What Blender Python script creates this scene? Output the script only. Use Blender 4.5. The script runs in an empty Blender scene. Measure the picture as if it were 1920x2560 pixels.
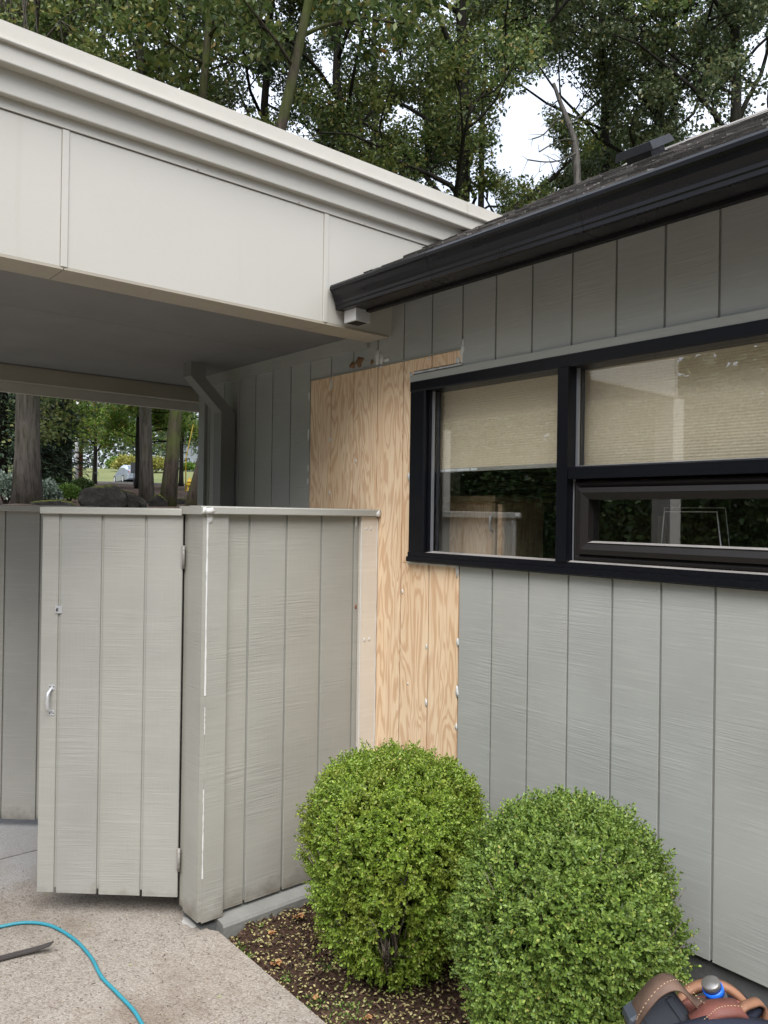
import bpy, math, random
import numpy as np
from mathutils import Vector
R = math.radians
scene = bpy.context.scene
C = bpy.context.collection
random.seed(7)

# ------------------------------------------------------------------ camera
cd = bpy.data.cameras.new('camera'); cam = bpy.data.objects.new('camera', cd); C.objects.link(cam)
YAW, PIT, ROL = 0.7046092, 0.0043131, 0.0145931
EYE = Vector((0, 0, 1.83))
Fv = Vector((math.sin(YAW)*math.cos(PIT), math.cos(YAW)*math.cos(PIT), math.sin(PIT)))
R0 = Vector((math.cos(YAW), -math.sin(YAW), 0)); U0 = R0.cross(Fv)
Rv = R0*math.cos(ROL) + U0*math.sin(ROL); Uv = -R0*math.sin(ROL) + U0*math.cos(ROL)
from mathutils import Matrix
M3 = Matrix((Rv, Uv, -Fv)).transposed()
cam.matrix_world = Matrix.Translation(EYE) @ M3.to_4x4()
cd.sensor_fit = 'VERTICAL'; cd.sensor_height = 36; cd.sensor_width = 27
cd.lens = 36*1951.24/2560; cd.clip_start = .02; cd.clip_end = 3000
scene.camera = cam

# ------------------------------------------------------------------ sky and sun (overcast)
SUN_EL, SUN_ROT = R(60), R(217)
w = bpy.data.worlds.new('World'); scene.world = w; w.use_nodes = True
nt = w.node_tree; nt.nodes.clear()
out = nt.nodes.new('ShaderNodeOutputWorld'); bg = nt.nodes.new('ShaderNodeBackground')
sky = nt.nodes.new('ShaderNodeTexSky'); sky.sky_type = 'NISHITA'; sky.sun_disc = False
sky.sun_elevation = SUN_EL; sky.sun_rotation = SUN_ROT
tcw = nt.nodes.new('ShaderNodeTexCoord'); mpw = nt.nodes.new('ShaderNodeMapping'); mpw.inputs['Scale'].default_value = (1, 1, 2.2)
nzw = nt.nodes.new('ShaderNodeTexNoise'); nzw.inputs['Scale'].default_value = 2.4; nzw.inputs['Detail'].default_value = 6
rmw = nt.nodes.new('ShaderNodeValToRGB')
rmw.color_ramp.elements[0].position = .35; rmw.color_ramp.elements[0].color = (.66, .66, .66, 1)
rmw.color_ramp.elements[1].position = .62; rmw.color_ramp.elements[1].color = (.97, .97, .97, 1)
mxw = nt.nodes.new('ShaderNodeMix'); mxw.data_type = 'RGBA'
mxw.inputs[7].default_value = (7.8, 8.35, 9.5, 1)
L = nt.links
L.new(tcw.outputs['Generated'], mpw.inputs['Vector']); L.new(mpw.outputs[0], nzw.inputs['Vector'])
L.new(nzw.outputs[0], rmw.inputs[0]); L.new(rmw.outputs[0], mxw.inputs[0]); L.new(sky.outputs[0], mxw.inputs[6])
sxw = nt.nodes.new('ShaderNodeSeparateXYZ'); L.new(tcw.outputs['Generated'], sxw.inputs[0])
grw = nt.nodes.new('ShaderNodeMapRange'); grw.inputs[1].default_value = 0; grw.inputs[2].default_value = 1; grw.inputs[3].default_value = .50; grw.inputs[4].default_value = 1.45
L.new(sxw.outputs[2], grw.inputs[0])      # an overcast sky is about three times as bright overhead as at the horizon
mlw = nt.nodes.new('ShaderNodeMix'); mlw.data_type = 'RGBA'; mlw.blend_type = 'MULTIPLY'; mlw.inputs[0].default_value = 1
L.new(mxw.outputs[2], mlw.inputs[6]); L.new(grw.outputs[0], mlw.inputs[7])
L.new(mlw.outputs[2], bg.inputs['Color']); bg.inputs['Strength'].default_value = .055
L.new(bg.outputs[0], out.inputs[0])
sd = bpy.data.lights.new('sun', 'SUN'); sun = bpy.data.objects.new('sun', sd); C.objects.link(sun)
sd.energy = 1.5; sd.angle = R(58); sd.color = (1, .97, .93)
# light comes from behind the camera
_az = R(217)   # compass-like: direction the light comes from, measured from +Y clockwise
_d = Vector((math.sin(_az)*math.cos(SUN_EL), math.cos(_az)*math.cos(SUN_EL), math.sin(SUN_EL)))
sun.rotation_euler = _d.to_track_quat('Z', 'Y').to_euler()
scene.view_settings.view_transform = 'Standard'; scene.view_settings.look = 'None'
scene.view_settings.exposure = 1.90; scene.view_settings.gamma = 1
scene.view_settings.use_curve_mapping = False

# ------------------------------------------------------------------ helpers: materials
def newmat(name):
    m = bpy.data.materials.new(name); m.use_nodes = True
    t = m.node_tree; t.nodes.clear()
    o = t.nodes.new('ShaderNodeOutputMaterial'); return m, t, o
def nd(t, typ, **kw):
    n = t.nodes.new(typ)
    for k, v in kw.items():
        if k in n.inputs.keys(): n.inputs[k].default_value = v
        else: setattr(n, k, v)
    return n
def ramp(t, stops, src=None, interp='LINEAR'):
    n = t.nodes.new('ShaderNodeValToRGB'); cr = n.color_ramp; cr.interpolation = interp
    while len(cr.elements) < len(stops): cr.elements.new(.5)
    for e, (p, c) in zip(cr.elements, stops):
        e.position = p; e.color = (c, c, c, 1) if isinstance(c, (int, float)) else (*c, 1)
    if src is not None: t.links.new(src, n.inputs[0])
    return n
def coords(t, scale=(1, 1, 1), kind='Object', loc=(0, 0, 0)):
    tc = nd(t, 'ShaderNodeTexCoord'); mp = nd(t, 'ShaderNodeMapping')
    mp.inputs['Scale'].default_value = scale; mp.inputs['Location'].default_value = loc
    t.links.new(tc.outputs[kind], mp.inputs['Vector']); return mp.outputs[0]
def noise(t, scale3, s=1., detail=3, rough=.5, loc=(0, 0, 0), dist=0.):
    n = nd(t, 'ShaderNodeTexNoise', Scale=s, Detail=detail, Roughness=rough, Distortion=dist)
    t.links.new(coords(t, scale3, loc=loc), n.inputs['Vector']); return n.outputs[0]
def math_(t, op, a, b=None, c=None):
    n = nd(t, 'ShaderNodeMath', operation=op)
    for i, x in enumerate((a, b, c)):
        if x is None: continue
        if isinstance(x, (int, float)): n.inputs[i].default_value = x
        else: t.links.new(x, n.inputs[i])
    return n.outputs[0]
def mixc(t, fac, a, b, mode='MIX'):
    n = nd(t, 'ShaderNodeMix', data_type='RGBA', blend_type=mode)
    for i, x in ((0, fac), (6, a), (7, b)):
        if isinstance(x, (int, float)): n.inputs[i].default_value = x
        elif isinstance(x, tuple): n.inputs[i].default_value = (*x, 1)
        else: t.links.new(x, n.inputs[i])
    return n.outputs[2]
def princ(t, o, color, rough=.5, metal=0., spec=.5, bump=None, bdist=.003, bstr=1.):
    p = nd(t, 'ShaderNodeBsdfPrincipled')
    for k, x in (('Base Color', color), ('Roughness', rough), ('Metallic', metal), ('Specular IOR Level', spec)):
        if isinstance(x, tuple): p.inputs[k].default_value = (*x, 1)
        elif isinstance(x, (int, float)): p.inputs[k].default_value = x
        else: t.links.new(x, p.inputs[k])
    if bump is not None:
        b = nd(t, 'ShaderNodeBump', Distance=bdist, Strength=bstr); t.links.new(bump, b.inputs['Height'])
        t.links.new(b.outputs[0], p.inputs['Normal'])
    t.links.new(p.outputs[0], o.inputs[0]); return p
def plain(name, col, rough=.5, metal=0., spec=.5, var=.06, bscale=60, bdist=.0006):
    m, t, o = newmat(name)
    n = noise(t, (1, 1, 1), 3.5, 4)
    n2 = noise(t, (1, 1, 1), bscale, 3)
    lo = tuple(c*(1-var) for c in col); hi = tuple(min(1, c*(1+var)) for c in col)
    princ(t, o, ramp(t, [(.3, lo), (.7, hi)], n).outputs[0], ramp(t, [(.3, rough*.85), (.7, min(1, rough*1.15))], n2).outputs[0], metal, spec, n2, bdist)
    return m
def painted_wood(name, col, saw=1., grain=.6, chalk=.0, dirt=True):
    """rough-sawn painted board: saw marks run across the board, grain along it"""
    m, t, o = newmat(name)
    n1 = noise(t, (1, 1, 1), 2.2, 5)
    n2 = noise(t, (1.2, 1.2, 9), 3., 4, loc=(3, 1, 0))
    lo = tuple(c*.91 for c in col); hi = tuple(min(1, c*1.07) for c in col)
    c1 = ramp(t, [(.3, lo), (.7, hi)], n1).outputs[0]
    fine = noise(t, (4, 4, 120), 1., 3, .6)
    patch = ramp(t, [(.42, .15), (.62, 1.)], noise(t, (2, 2, 3.5), 1., 3, loc=(5, 2, 7))).outputs[0]
    vert = noise(t, (85, 85, 4), 1., 3, .6, loc=(1, 9, 2), dist=.4)
    orange = noise(t, (1, 1, 1), 210, 2)
    h = math_(t, 'MULTIPLY', math_(t, 'MULTIPLY', fine, patch), saw)
    h = math_(t, 'MULTIPLY_ADD', vert, grain*.5, h)
    h = math_(t, 'MULTIPLY_ADD', orange, .12, h)
    # worn highs of the saw marks catch lighter chalky paint
    sc = ramp(t, [(.56, 0.), (.70, 1.)], math_(t, 'MULTIPLY', fine, math_(t, 'MULTIPLY_ADD', n2, .5, .8))).outputs[0]
    oi = nd(t, 'ShaderNodeObjectInfo'); tint = ramp(t, [(0, (.93, .93, .945)), (.5, (1, 1, 1)), (1, (1.0, .985, .955))], oi.outputs['Random']).outputs[0]
    c1 = mixc(t, 1., c1, tint, 'MULTIPLY')
    c2 = mixc(t, math_(t, 'MULTIPLY', sc, .10+chalk), c1, tuple(min(1, c*1.5) for c in col))
    dk = ramp(t, [(.27, 1.), (.36, 0.)], math_(t, 'MULTIPLY', fine, math_(t, 'MULTIPLY_ADD', n2, .5, .8))).outputs[0]
    c2 = mixc(t, math_(t, 'MULTIPLY', dk, .35), c2, tuple(c*.62 for c in col))
    if dirt:
        g = nd(t, 'ShaderNodeNewGeometry'); sx = nd(t, 'ShaderNodeSeparateXYZ'); t.links.new(g.outputs['Position'], sx.inputs[0])
        n3 = noise(t, (5, 5, 5), 2., 5, .65, loc=(2, 2, 2))
        zz = math_(t, 'MULTIPLY_ADD', sx.outputs[2], -2.6, .56)
        dm = ramp(t, [(.56, 0.), (.80, 1.)], math_(t, 'ADD', math_(t, 'MAXIMUM', zz, -.25), math_(t, 'MULTIPLY', n3, .62))).outputs[0]
        c2 = mixc(t, math_(t, 'MULTIPLY', dm, .65), c2, (.11, .085, .06))
    princ(t, o, c2, .62, 0, .35, h, .0030, .75)
    return m
def plywood(name, seed=0):
    m, t, o = newmat(name)
    n = noise(t, (8.5, 8.5, 1.25), 1., 2.8, .5, loc=(seed*3.1, seed*1.7, seed*2.3), dist=.45)
    s = math_(t, 'SINE', math_(t, 'MULTIPLY', n, 92.))
    s = math_(t, 'MULTIPLY_ADD', s, .5, .5)
    fib = noise(t, (160, 160, 5), 1., 3, .6)
    big = noise(t, (2.5, 2.5, .5), 1., 3, loc=(8, 8, seed))
    base = ramp(t, [(.30, (.75, .53, .33)), (.50, (.84, .655, .45)), (.70, (.79, .56, .355))], big).outputs[0]
    dark = ramp(t, [(.35, (.57, .325, .18)), (.65, (.63, .395, .24))], big).outputs[0]
    c = mixc(t, math_(t, 'MULTIPLY', ramp(t, [(.40, 0.), (.93, 1.)], s).outputs[0], .66), base, dark)
    c = mixc(t, ramp(t, [(.35, .22), (.6, 0.)], fib).outputs[0], c, (.50, .30, .15))
    kn = nd(t, 'ShaderNodeTexVoronoi', Scale=1.); t.links.new(coords(t, (2.3, 2.3, 1.1)), kn.inputs['Vector'])
    c = mixc(t, ramp(t, [(.02, .8), (.035, 0.)], kn.outputs['Distance']).outputs[0], c, (.20, .10, .05))
    princ(t, o, c, .7, 0, .25, math_(t, 'ADD', math_(t, 'MULTIPLY', s, .3), fib), .0008)
    return m
def leafmat(name, stops, transl=.3, rough=.45, clump=None, spec=.4):
    m, t, o = newmat(name)
    g = nd(t, 'ShaderNodeNewGeometry')
    c = ramp(t, stops, g.outputs['Random Per Island']).outputs[0]
    if clump:
        sc, amt, col = clump
        n = noise(t, (1, 1, 1), sc, 3)
        c = mixc(t, math_(t, 'MULTIPLY', ramp(t, [(.48, 0.), (.68, 1.)], n).outputs[0], amt), c, col)
    p = nd(t, 'ShaderNodeBsdfPrincipled'); p.inputs['Roughness'].default_value = rough; p.inputs['Specular IOR Level'].default_value = spec
    t.links.new(c, p.inputs['Base Color'])
    tr = nd(t, 'ShaderNodeBsdfTranslucent'); t.links.new(mixc(t, .5, c, (.35, .45, .05), 'MULTIPLY') if False else c, tr.inputs[0])
    mx = nd(t, 'ShaderNodeMixShader'); mx.inputs[0].default_value = transl
    t.links.new(p.outputs[0], mx.inputs[1]); t.links.new(tr.outputs[0], mx.inputs[2]); t.links.new(mx.outputs[0], o.inputs[0])
    return m
def barkmat(name, col, moss=0., mossc=(.07, .09, .02), sc=9):
    m, t, o = newmat(name)
    n = noise(t, (sc*1.4, sc*1.4, sc*.18), 1., 5, .65, dist=.5)
    n2 = noise(t, (1, 1, 1), 1.3, 4)
    c = ramp(t, [(.32, tuple(x*.35 for x in col)), (.5, col), (.7, tuple(min(1, x*1.5) for x in col))], n).outputs[0]
    if moss: c = mixc(t, math_(t, 'MULTIPLY', ramp(t, [(.42, 0.), (.62, 1.)], n2).outputs[0], moss), c, mossc)
    princ(t, o, c, .9, 0, .15, n, .04)
    return m
def glassmat(name, ior=1.95, tint=(.995, 1.0, .995)):
    m, t, o = newmat(name)
    fr = nd(t, 'ShaderNodeFresnel'); gB = nd(t, 'ShaderNodeNewGeometry')
    t.links.new(math_(t, 'MULTIPLY_ADD', gB.outputs['Backfacing'], 1/ior-ior, ior), fr.inputs[0])
    tp = nd(t, 'ShaderNodeBsdfTransparent'); tp.inputs[0].default_value = (*tint, 1)
    gl = nd(t, 'ShaderNodeBsdfGlossy'); gl.inputs['Roughness'].default_value = 0.004; gl.inputs[0].default_value = (.95, .97, 1, 1)
    mx = nd(t, 'ShaderNodeMixShader'); t.links.new(fr.outputs[0], mx.inputs[0])
    t.links.new(tp.outputs[0], mx.inputs[1]); t.links.new(gl.outputs[0], mx.inputs[2]); t.links.new(mx.outputs[0], o.inputs[0])
    return m

# ------------------------------------------------------------------ helpers: meshes and objects
def set_props(o, label=None, cat=None, group=None, kind=None):
    for k, v in (('label', label), ('category', cat), ('group', group), ('kind', kind)):
        if v: o[k] = v
    return o
def thing(name, label, cat, loc=(0, 0, 0), group=None):
    o = bpy.data.objects.new(name, None); o.empty_display_size = .2; o.location = loc; C.objects.link(o)
    return set_props(o, label, cat, group)
def off_of(par):
    v = Vector((0, 0, 0)); p = par
    while p is not None: v = v + p.location; p = p.parent
    return v
def link(name, me, mat, parent=None, smooth=False):
    if mat is not None and not me.materials: me.materials.append(mat)
    o = bpy.data.objects.new(name, me); C.objects.link(o)
    if parent is not None: o.parent = parent
    return o
class MB:
    def __init__(s): s.v = []; s.f = []; s.sm = []
    def add(s, vs, fs, smooth=False):
        b = len(s.v); s.v += [tuple(x) for x in vs]; s.f += [tuple(b+i for i in f) for f in fs]; s.sm += [smooth]*len(fs); return s
    def box(s, x0, x1, y0, y1, z0, z1):
        if x0 > x1: x0, x1 = x1, x0
        if y0 > y1: y0, y1 = y1, y0
        if z0 > z1: z0, z1 = z1, z0
        vs = [(x0,y0,z0),(x1,y0,z0),(x1,y1,z0),(x0,y1,z0),(x0,y0,z1),(x1,y0,z1),(x1,y1,z1),(x0,y1,z1)]
        return s.add(vs, [(3,2,1,0),(4,5,6,7),(0,1,5,4),(1,2,6,5),(2,3,7,6),(3,0,4,7)])
    def prism(s, poly, a0, a1, axis='z', smooth=False):
        """extrude a 2-D polygon along an axis; poly in the two other axes (x,y)/(x,z)/(y,z)"""
        ar = sum(poly[i][0]*poly[(i+1) % len(poly)][1]-poly[(i+1) % len(poly)][0]*poly[i][1] for i in range(len(poly)))
        if (ar < 0) != (axis == 'y'): poly = poly[::-1]
        n = len(poly)
        mk = {'z': lambda p, a: (p[0], p[1], a), 'y': lambda p, a: (p[0], a, p[1]), 'x': lambda p, a: (a, p[0], p[1])}[axis]
        vs = [mk(p, a0) for p in poly] + [mk(p, a1) for p in poly]
        fs = [tuple(range(n))[::-1], tuple(range(n, 2*n))] + [(i, (i+1) % n, n+(i+1) % n, n+i) for i in range(n)]
        if a1 < a0: fs = [f[::-1] for f in fs]
        return s.add(vs, fs, smooth)
    def tube(s, path, rad, n=8, cap=True, smooth=True, flat=None):
        pts = [Vector(p) for p in path]; rr = rad if hasattr(rad, '__len__') else [rad]*len(pts)
        rings = []; up = None
        for i, p in enumerate(pts):
            d = (pts[min(i+1, len(pts)-1)] - pts[max(i-1, 0)]).normalized()
            if up is None:
                a = Vector((0, 0, 1)) if abs(d.z) < .9 else Vector((1, 0, 0)); up = (a - d*a.dot(d)).normalized()
            else:
                up = (up - d*up.dot(d)); up = up.normalized() if up.length > 1e-6 else Vector((1, 0, 0))
            sd_ = d.cross(up)
            k = flat or 1.
            rings.append([p + up*(rr[i]*math.cos(2*math.pi*j/n)*k) + sd_*(rr[i]*math.sin(2*math.pi*j/n)) for j in range(n)])
        vs = [v for r_ in rings for v in r_]; fs = []
        for i in range(len(pts)-1):
            for j in range(n):
                fs.append((i*n+j, i*n+(j+1) % n, (i+1)*n+(j+1) % n, (i+1)*n+j))
        if cap: fs += [tuple(range(n))[::-1], tuple(range((len(pts)-1)*n, len(pts)*n))]
        return s.add(vs, fs, smooth)
    def lathe(s, prof, c=(0, 0, 0), n=16, smooth=True):
        vs = []; fs = []
        for (r_, z) in prof:
            vs += [(c[0]+r_*math.cos(2*math.pi*j/n), c[1]+r_*math.sin(2*math.pi*j/n), c[2]+z) for j in range(n)]
        for i in range(len(prof)-1):
            for j in range(n): fs.append((i*n+j, i*n+(j+1) % n, (i+1)*n+(j+1) % n, (i+1)*n+j))
        fs += [tuple(range(n))[::-1], tuple(range((len(prof)-1)*n, len(prof)*n))]
        return s.add(vs, fs, smooth)
    def build(s, name, mat, parent=None, label=None, fn=None):
        me = bpy.data.meshes.new(name); o0 = off_of(parent)
        vs = [(fn(v) if fn else v) for v in s.v]
        me.from_pydata([(v[0]-o0.x, v[1]-o0.y, v[2]-o0.z) for v in vs], [], s.f)
        me.polygons.foreach_set('use_smooth', s.sm); me.update()
        o = link(name, me, mat, parent)
        if label: o['label'] = label
        return o
def board_poly(u0, u1, d0, d1, c=.0015):
    """cross-section of a board: u along the wall, d out of it, chamfered front edges"""
    return [(u0, d0), (u1, d0), (u1, d1-c), (u1-c, d1), (u0+c, d1), (u0, d1-c)]
def np_mesh(name, V, F, mat, parent=None, smooth=False, offset=True):
    """V (n,3), F (m,k) numpy -> one mesh"""
    me = bpy.data.meshes.new(name); V = np.asarray(V, np.float32); F = np.asarray(F, np.int32)
    if offset and parent is not None: V = V - np.array(off_of(parent), np.float32)
    me.vertices.add(len(V)); me.vertices.foreach_set('co', V.ravel())
    k = F.shape[1]; me.loops.add(F.size); me.loops.foreach_set('vertex_index', F.ravel())
    me.polygons.add(len(F)); me.polygons.foreach_set('loop_start', np.arange(0, F.size, k, dtype=np.int32))
    me.update(calc_edges=True)
    if smooth: me.polygons.foreach_set('use_smooth', np.ones(len(F), bool))
    return link(name, me, mat, parent)
def unit(a): return a/np.maximum(np.linalg.norm(a, axis=1, keepdims=True), 1e-9)
def leaves(Pc, D, Nn, ln, wd, fold=.25, shape6=True):
    """leaf faces: base point, direction, approximate normal, length, width"""
    D = unit(D); S = unit(np.cross(D, Nn)); Nn = np.cross(S, D)
    ln = ln[:, None]; wd = wd[:, None]; up = Nn*wd*fold
    n = len(Pc)
    if shape6:
        vs = np.stack([Pc, Pc+D*ln*.35+S*wd*.5+up, Pc+D*ln*.72+S*wd*.42+up, Pc+D*ln, Pc+D*ln*.72-S*wd*.42+up, Pc+D*ln*.35-S*wd*.5+up], 1).reshape(-1, 3)
        b = np.arange(n)[:, None]*6
        F = np.concatenate([b+np.array([[0, 1, 2, 3]]), b+np.array([[0, 3, 4, 5]])], 1).reshape(-1, 4)
    else:
        vs = np.stack([Pc, Pc+D*ln*.5+S*wd*.5+up, Pc+D*ln, Pc+D*ln*.5-S*wd*.5+up], 1).reshape(-1, 3)
        b = np.arange(n)[:, None]*4
        F = np.concatenate([b+np.array([[0, 1, 2]]), b+np.array([[0, 2, 3]])], 1).reshape(-1, 3)
    return vs, F

# ------------------------------------------------------------------ materials
SID = (.342, .334, .297)
m_fence = painted_wood('fence paint', SID, 1., .6)
m_gate = painted_wood('gate paint', (.338, .332, .298), .8, .6)
m_siding = painted_wood('siding paint', (.358, .364, .338), .9, .45, .06)
m_trim = painted_wood('trim paint', (.34, .34, .305), .3, .4)
m_cap = painted_wood('cap paint', (.37, .365, .325), .25, .7, dirt=False)
m_backing = plain('groove paint', (.27, .27, .24), .7)
m_cream = painted_wood('cream primer', (.68, .615, .52), .15, .3, dirt=False)
def fasciamat():
    m, t, o = newmat('fascia paint')
    n = noise(t, (1, 1, 1), 1.1, 5); st = noise(t, (14, 14, .7), 1., 4, .6); n2 = noise(t, (1, 1, 1), 40, 3)
    c = ramp(t, [(.3, (.47, .452, .402)), (.7, (.505, .487, .44))], n).outputs[0]
    c = mixc(t, ramp(t, [(.62, 0.), (.78, .22)], st).outputs[0], c, (.40, .37, .30))
    # mildew speckle towards the roof end, and a few fly specks everywhere
    g = nd(t, 'ShaderNodeNewGeometry'); sx = nd(t, 'ShaderNodeSeparateXYZ'); t.links.new(g.outputs['Position'], sx.inputs[0])
    sp = noise(t, (1, 1, 1), 70, 4, .7)
    k = math_(t, 'MULTIPLY_ADD', sx.outputs[0], .14, -.44)
    mk = ramp(t, [(.66, 0.), (.72, 1.)], math_(t, 'ADD', sp, math_(t, 'MAXIMUM', k, -.06))).outputs[0]
    c = mixc(t, math_(t, 'MULTIPLY', mk, .6), c, (.09, .08, .065))
    princ(t, o, c, .45, 0, .4, math_(t, 'MULTIPLY_ADD', n, 6., n2), .0005); return m
m_fascia = fasciamat()
m_coping = plain('coping metal', (.56, .535, .475), .42, .0, .5, .04, 30)
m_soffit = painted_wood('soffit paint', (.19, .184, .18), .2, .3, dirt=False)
m_beam = plain('beam paint', (.36, .325, .26), .6)
m_black = plain('black anodised frame', (.0045, .005, .0075), .36, 0, .25, .08, 80, .0002)
m_sash = plain('dark bronze sash', (.016, .0135, .0125), .45, 0, .26, .1, 80, .0003)
m_gut = plain('black gutter', (.005, .005, .0068), .30, 0, .32, .04, 12, .0002)
m_eave = plain('black eave board', (.007, .007, .008), .6, 0, .3)
m_alu = plain('aluminium', (.70, .70, .70), .42, .45, .5, .12, 70, .0008)
m_zinc = plain('zinc hardware', (.66, .67, .69), .34, .55, .5, .1, 150, .0004)
m_hinge = plain('painted hinge', (.27, .255, .23), .5)
m_bead = plain('glazing bead', (.32, .33, .35), .4, .5)
m_dust = plain('dusty ledge', (.30, .28, .26), .9, 0, .2, .3, 120, .001)
m_caulk = plain('white caulk', (.66, .66, .64), .5, 0, .4, .05, 90, .0012)
m_found = plain('painted foundation', (.115, .118, .115), .8, 0, .25, .12, 35, .003)
m_curb = plain('grey painted curb', (.21, .21, .195), .7, 0, .3, .18, 22, .005)
m_ply = [plywood('bare plywood '+c, i) for i, c in enumerate(('a', 'b', 'c'))]
m_glass = glassmat('window glass')
def blindmat():
    m, t, o = newmat('pleated fabric')
    wv = noise(t, (1, 70, 70), 1., 2, loc=(0, 1, 2)); n = noise(t, (1, 6, 14), 1., 3)
    c = ramp(t, [(.3, (.70, .60, .43)), (.7, (.82, .71, .53))], math_(t, 'MULTIPLY_ADD', wv, .6, math_(t, 'MULTIPLY', n, .4))).outputs[0]
    princ(t, o, c, .9, 0, .1, wv, .0008); return m
m_blind = blindmat()

# ------------------------------------------------------------------ terrain height
HP = [(0, 0), (7.5, 0), (14.5, 1.6), (19, 1.9), (25, 2.07), (31, 2.45), (42, 3.0), (58, 3.78), (70, 4.2), (88, 6.1), (115, 7.7), (160, 8.6), (400, 9), (3000, 9)]
def terr(x, y):
    r_ = np.hypot(x, y); h = np.interp(r_, [a for a, b in HP], [b for a, b in HP])
    s = np.clip((y-5.8)/6.5, 0, 1); s = s*s*(3-2*s); return h*s
def tz(x, y): return float(terr(np.array(float(x)), np.array(float(y))))
def polar_sheet(name, r0, r1, a0, a1, nr, na, mat, lift, amp=0., seed=1, label=None):
    rs = np.geomspace(max(r0, .5), r1, nr); an = np.radians(np.linspace(a0, a1, na))
    rr, aa = np.meshgrid(rs, an, indexing='ij'); X = rr*np.sin(aa); Y = rr*np.cos(aa)
    Z = terr(X, Y) + lift
    if amp: Z = Z + amp*(np.sin(X*1.7+seed)*np.sin(Y*1.3)+.5*np.sin(X*4.1)*np.sin(Y*3.7+seed))*np.clip((rr-r0)/2, 0, 1)
    V = np.stack([X, Y, Z], -1).reshape(-1, 3)
    i, j = np.meshgrid(np.arange(nr-1), np.arange(na-1), indexing='ij'); b = (i*na+j).ravel()
    F = np.stack([b, b+1, b+na+1, b+na], 1)[:, ::-1]
    o = np_mesh(name, V, F, mat, None, True); o['kind'] = 'structure'
    if label: o['label'] = label
    return o
def groundmat(name, stops, sc, bd, fine=40):
    m, t, o = newmat(name)
    n = noise(t, (1, 1, 1), sc, 6, .65); f = noise(t, (1, 1, 1), fine, 4, .7)
    c = ramp(t, stops, math_(t, 'MULTIPLY_ADD', f, .55, math_(t, 'MULTIPLY', n, .45))).outputs[0]
    princ(t, o, c, .95, 0, .15, f, bd); return m
m_dirt = groundmat('dry earth', [(.35, (.045, .05, .02)), (.5, (.07, .085, .03)), (.65, (.11, .10, .06))], .6, .03)
m_lawn = groundmat('lawn grass', [(.35, (.075, .09, .035)), (.5, (.12, .135, .055)), (.68, (.18, .17, .085))], .25, .05, 12)
m_bark = groundmat('bark mulch', [(.35, (.022, .015, .011)), (.5, (.062, .042, .031)), (.62, (.11, .08, .062)), (.7, (.21, .165, .13))], 1.2, .04, 14)
m_road = groundmat('asphalt', [(.3, (.045, .045, .047)), (.7, (.075, .075, .075))], .8, .004, 90)
m_soil = groundmat('dark soil', [(.36, (.016, .009, .006)), (.5, (.050, .029, .020)), (.60, (.10, .062, .042)), (.70, (.20, .145, .095))], 5, .02, 45)
def concretemat():
    m, t, o = newmat('exposed aggregate concrete')
    v = nd(t, 'ShaderNodeTexVoronoi', Scale=130.); t.links.new(coords(t), v.inputs['Vector'])
    v2 = nd(t, 'ShaderNodeTexVoronoi', Scale=170.); t.links.new(coords(t, loc=(3, 1, 0)), v2.inputs['Vector'])
    cc = nd(t, 'ShaderNodeSeparateColor'); t.links.new(v.outputs['Color'], cc.inputs[0])
    big = noise(t, (1, 1, 1), 1.6, 6, .62); mid = noise(t, (1, 1, 1), 14, 4, .65)
    base = ramp(t, [(.30, (0.154, 0.130, 0.105)), (.5, (0.238, 0.210, 0.178)), (.68, (0.301, 0.273, 0.238))], math_(t, 'MULTIPLY_ADD', mid, .5, math_(t, 'MULTIPLY', big, .5))).outputs[0]
    st = ramp(t, [(0, (0.105, 0.084, 0.070)), (.2, (0.238, 0.203, 0.168)), (.55, (0.280, 0.248, 0.213)), (.85, (0.364, 0.332, 0.294)), (1, (0.182, 0.147, 0.119))], cc.outputs[0]).outputs[0]
    c = mixc(t, .5, base, st)
    stn = ramp(t, [(.52, 0.), (.66, 1.)], noise(t, (1.6, 1.0, 1), 1.3, 5, .6, loc=(4, 7, 0))).outputs[0]
    c = mixc(t, math_(t, 'MULTIPLY', stn, .5), c, (0.119, 0.084, 0.056))
    pits = ramp(t, [(.62, 0.), (.70, 1.)], noise(t, (1, 1, 1), 48, 3, .6)).outputs[0]
    c = mixc(t, math_(t, 'MULTIPLY', pits, .65), c, (0.084, 0.066, 0.052))
    # pale drips and dust behind the gate
    g = nd(t, 'ShaderNodeNewGeometry'); sx = nd(t, 'ShaderNodeSeparateXYZ'); t.links.new(g.outputs['Position'], sx.inputs[0])
    pale = ramp(t, [(.60, 0.), (.72, 1.)], math_(t, 'MULTIPLY_ADD', big, .5, math_(t, 'MULTIPLY_ADD', sx.outputs[1], .25, -.62))).outputs[0]
    c = mixc(t, math_(t, 'MULTIPLY', pale, .55), c, (0.364, 0.371, 0.378))
    h = math_(t, 'MULTIPLY_ADD', mid, .6, math_(t, 'MULTIPLY', v.outputs['Distance'], -.7))
    princ(t, o, c, .85, 0, .25, h, .004); return m
m_conc = concretemat()
m_kerb = plain('kerb concrete', (.40, .385, .36), .85, 0, .2, .15, 20, .004)

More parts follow.
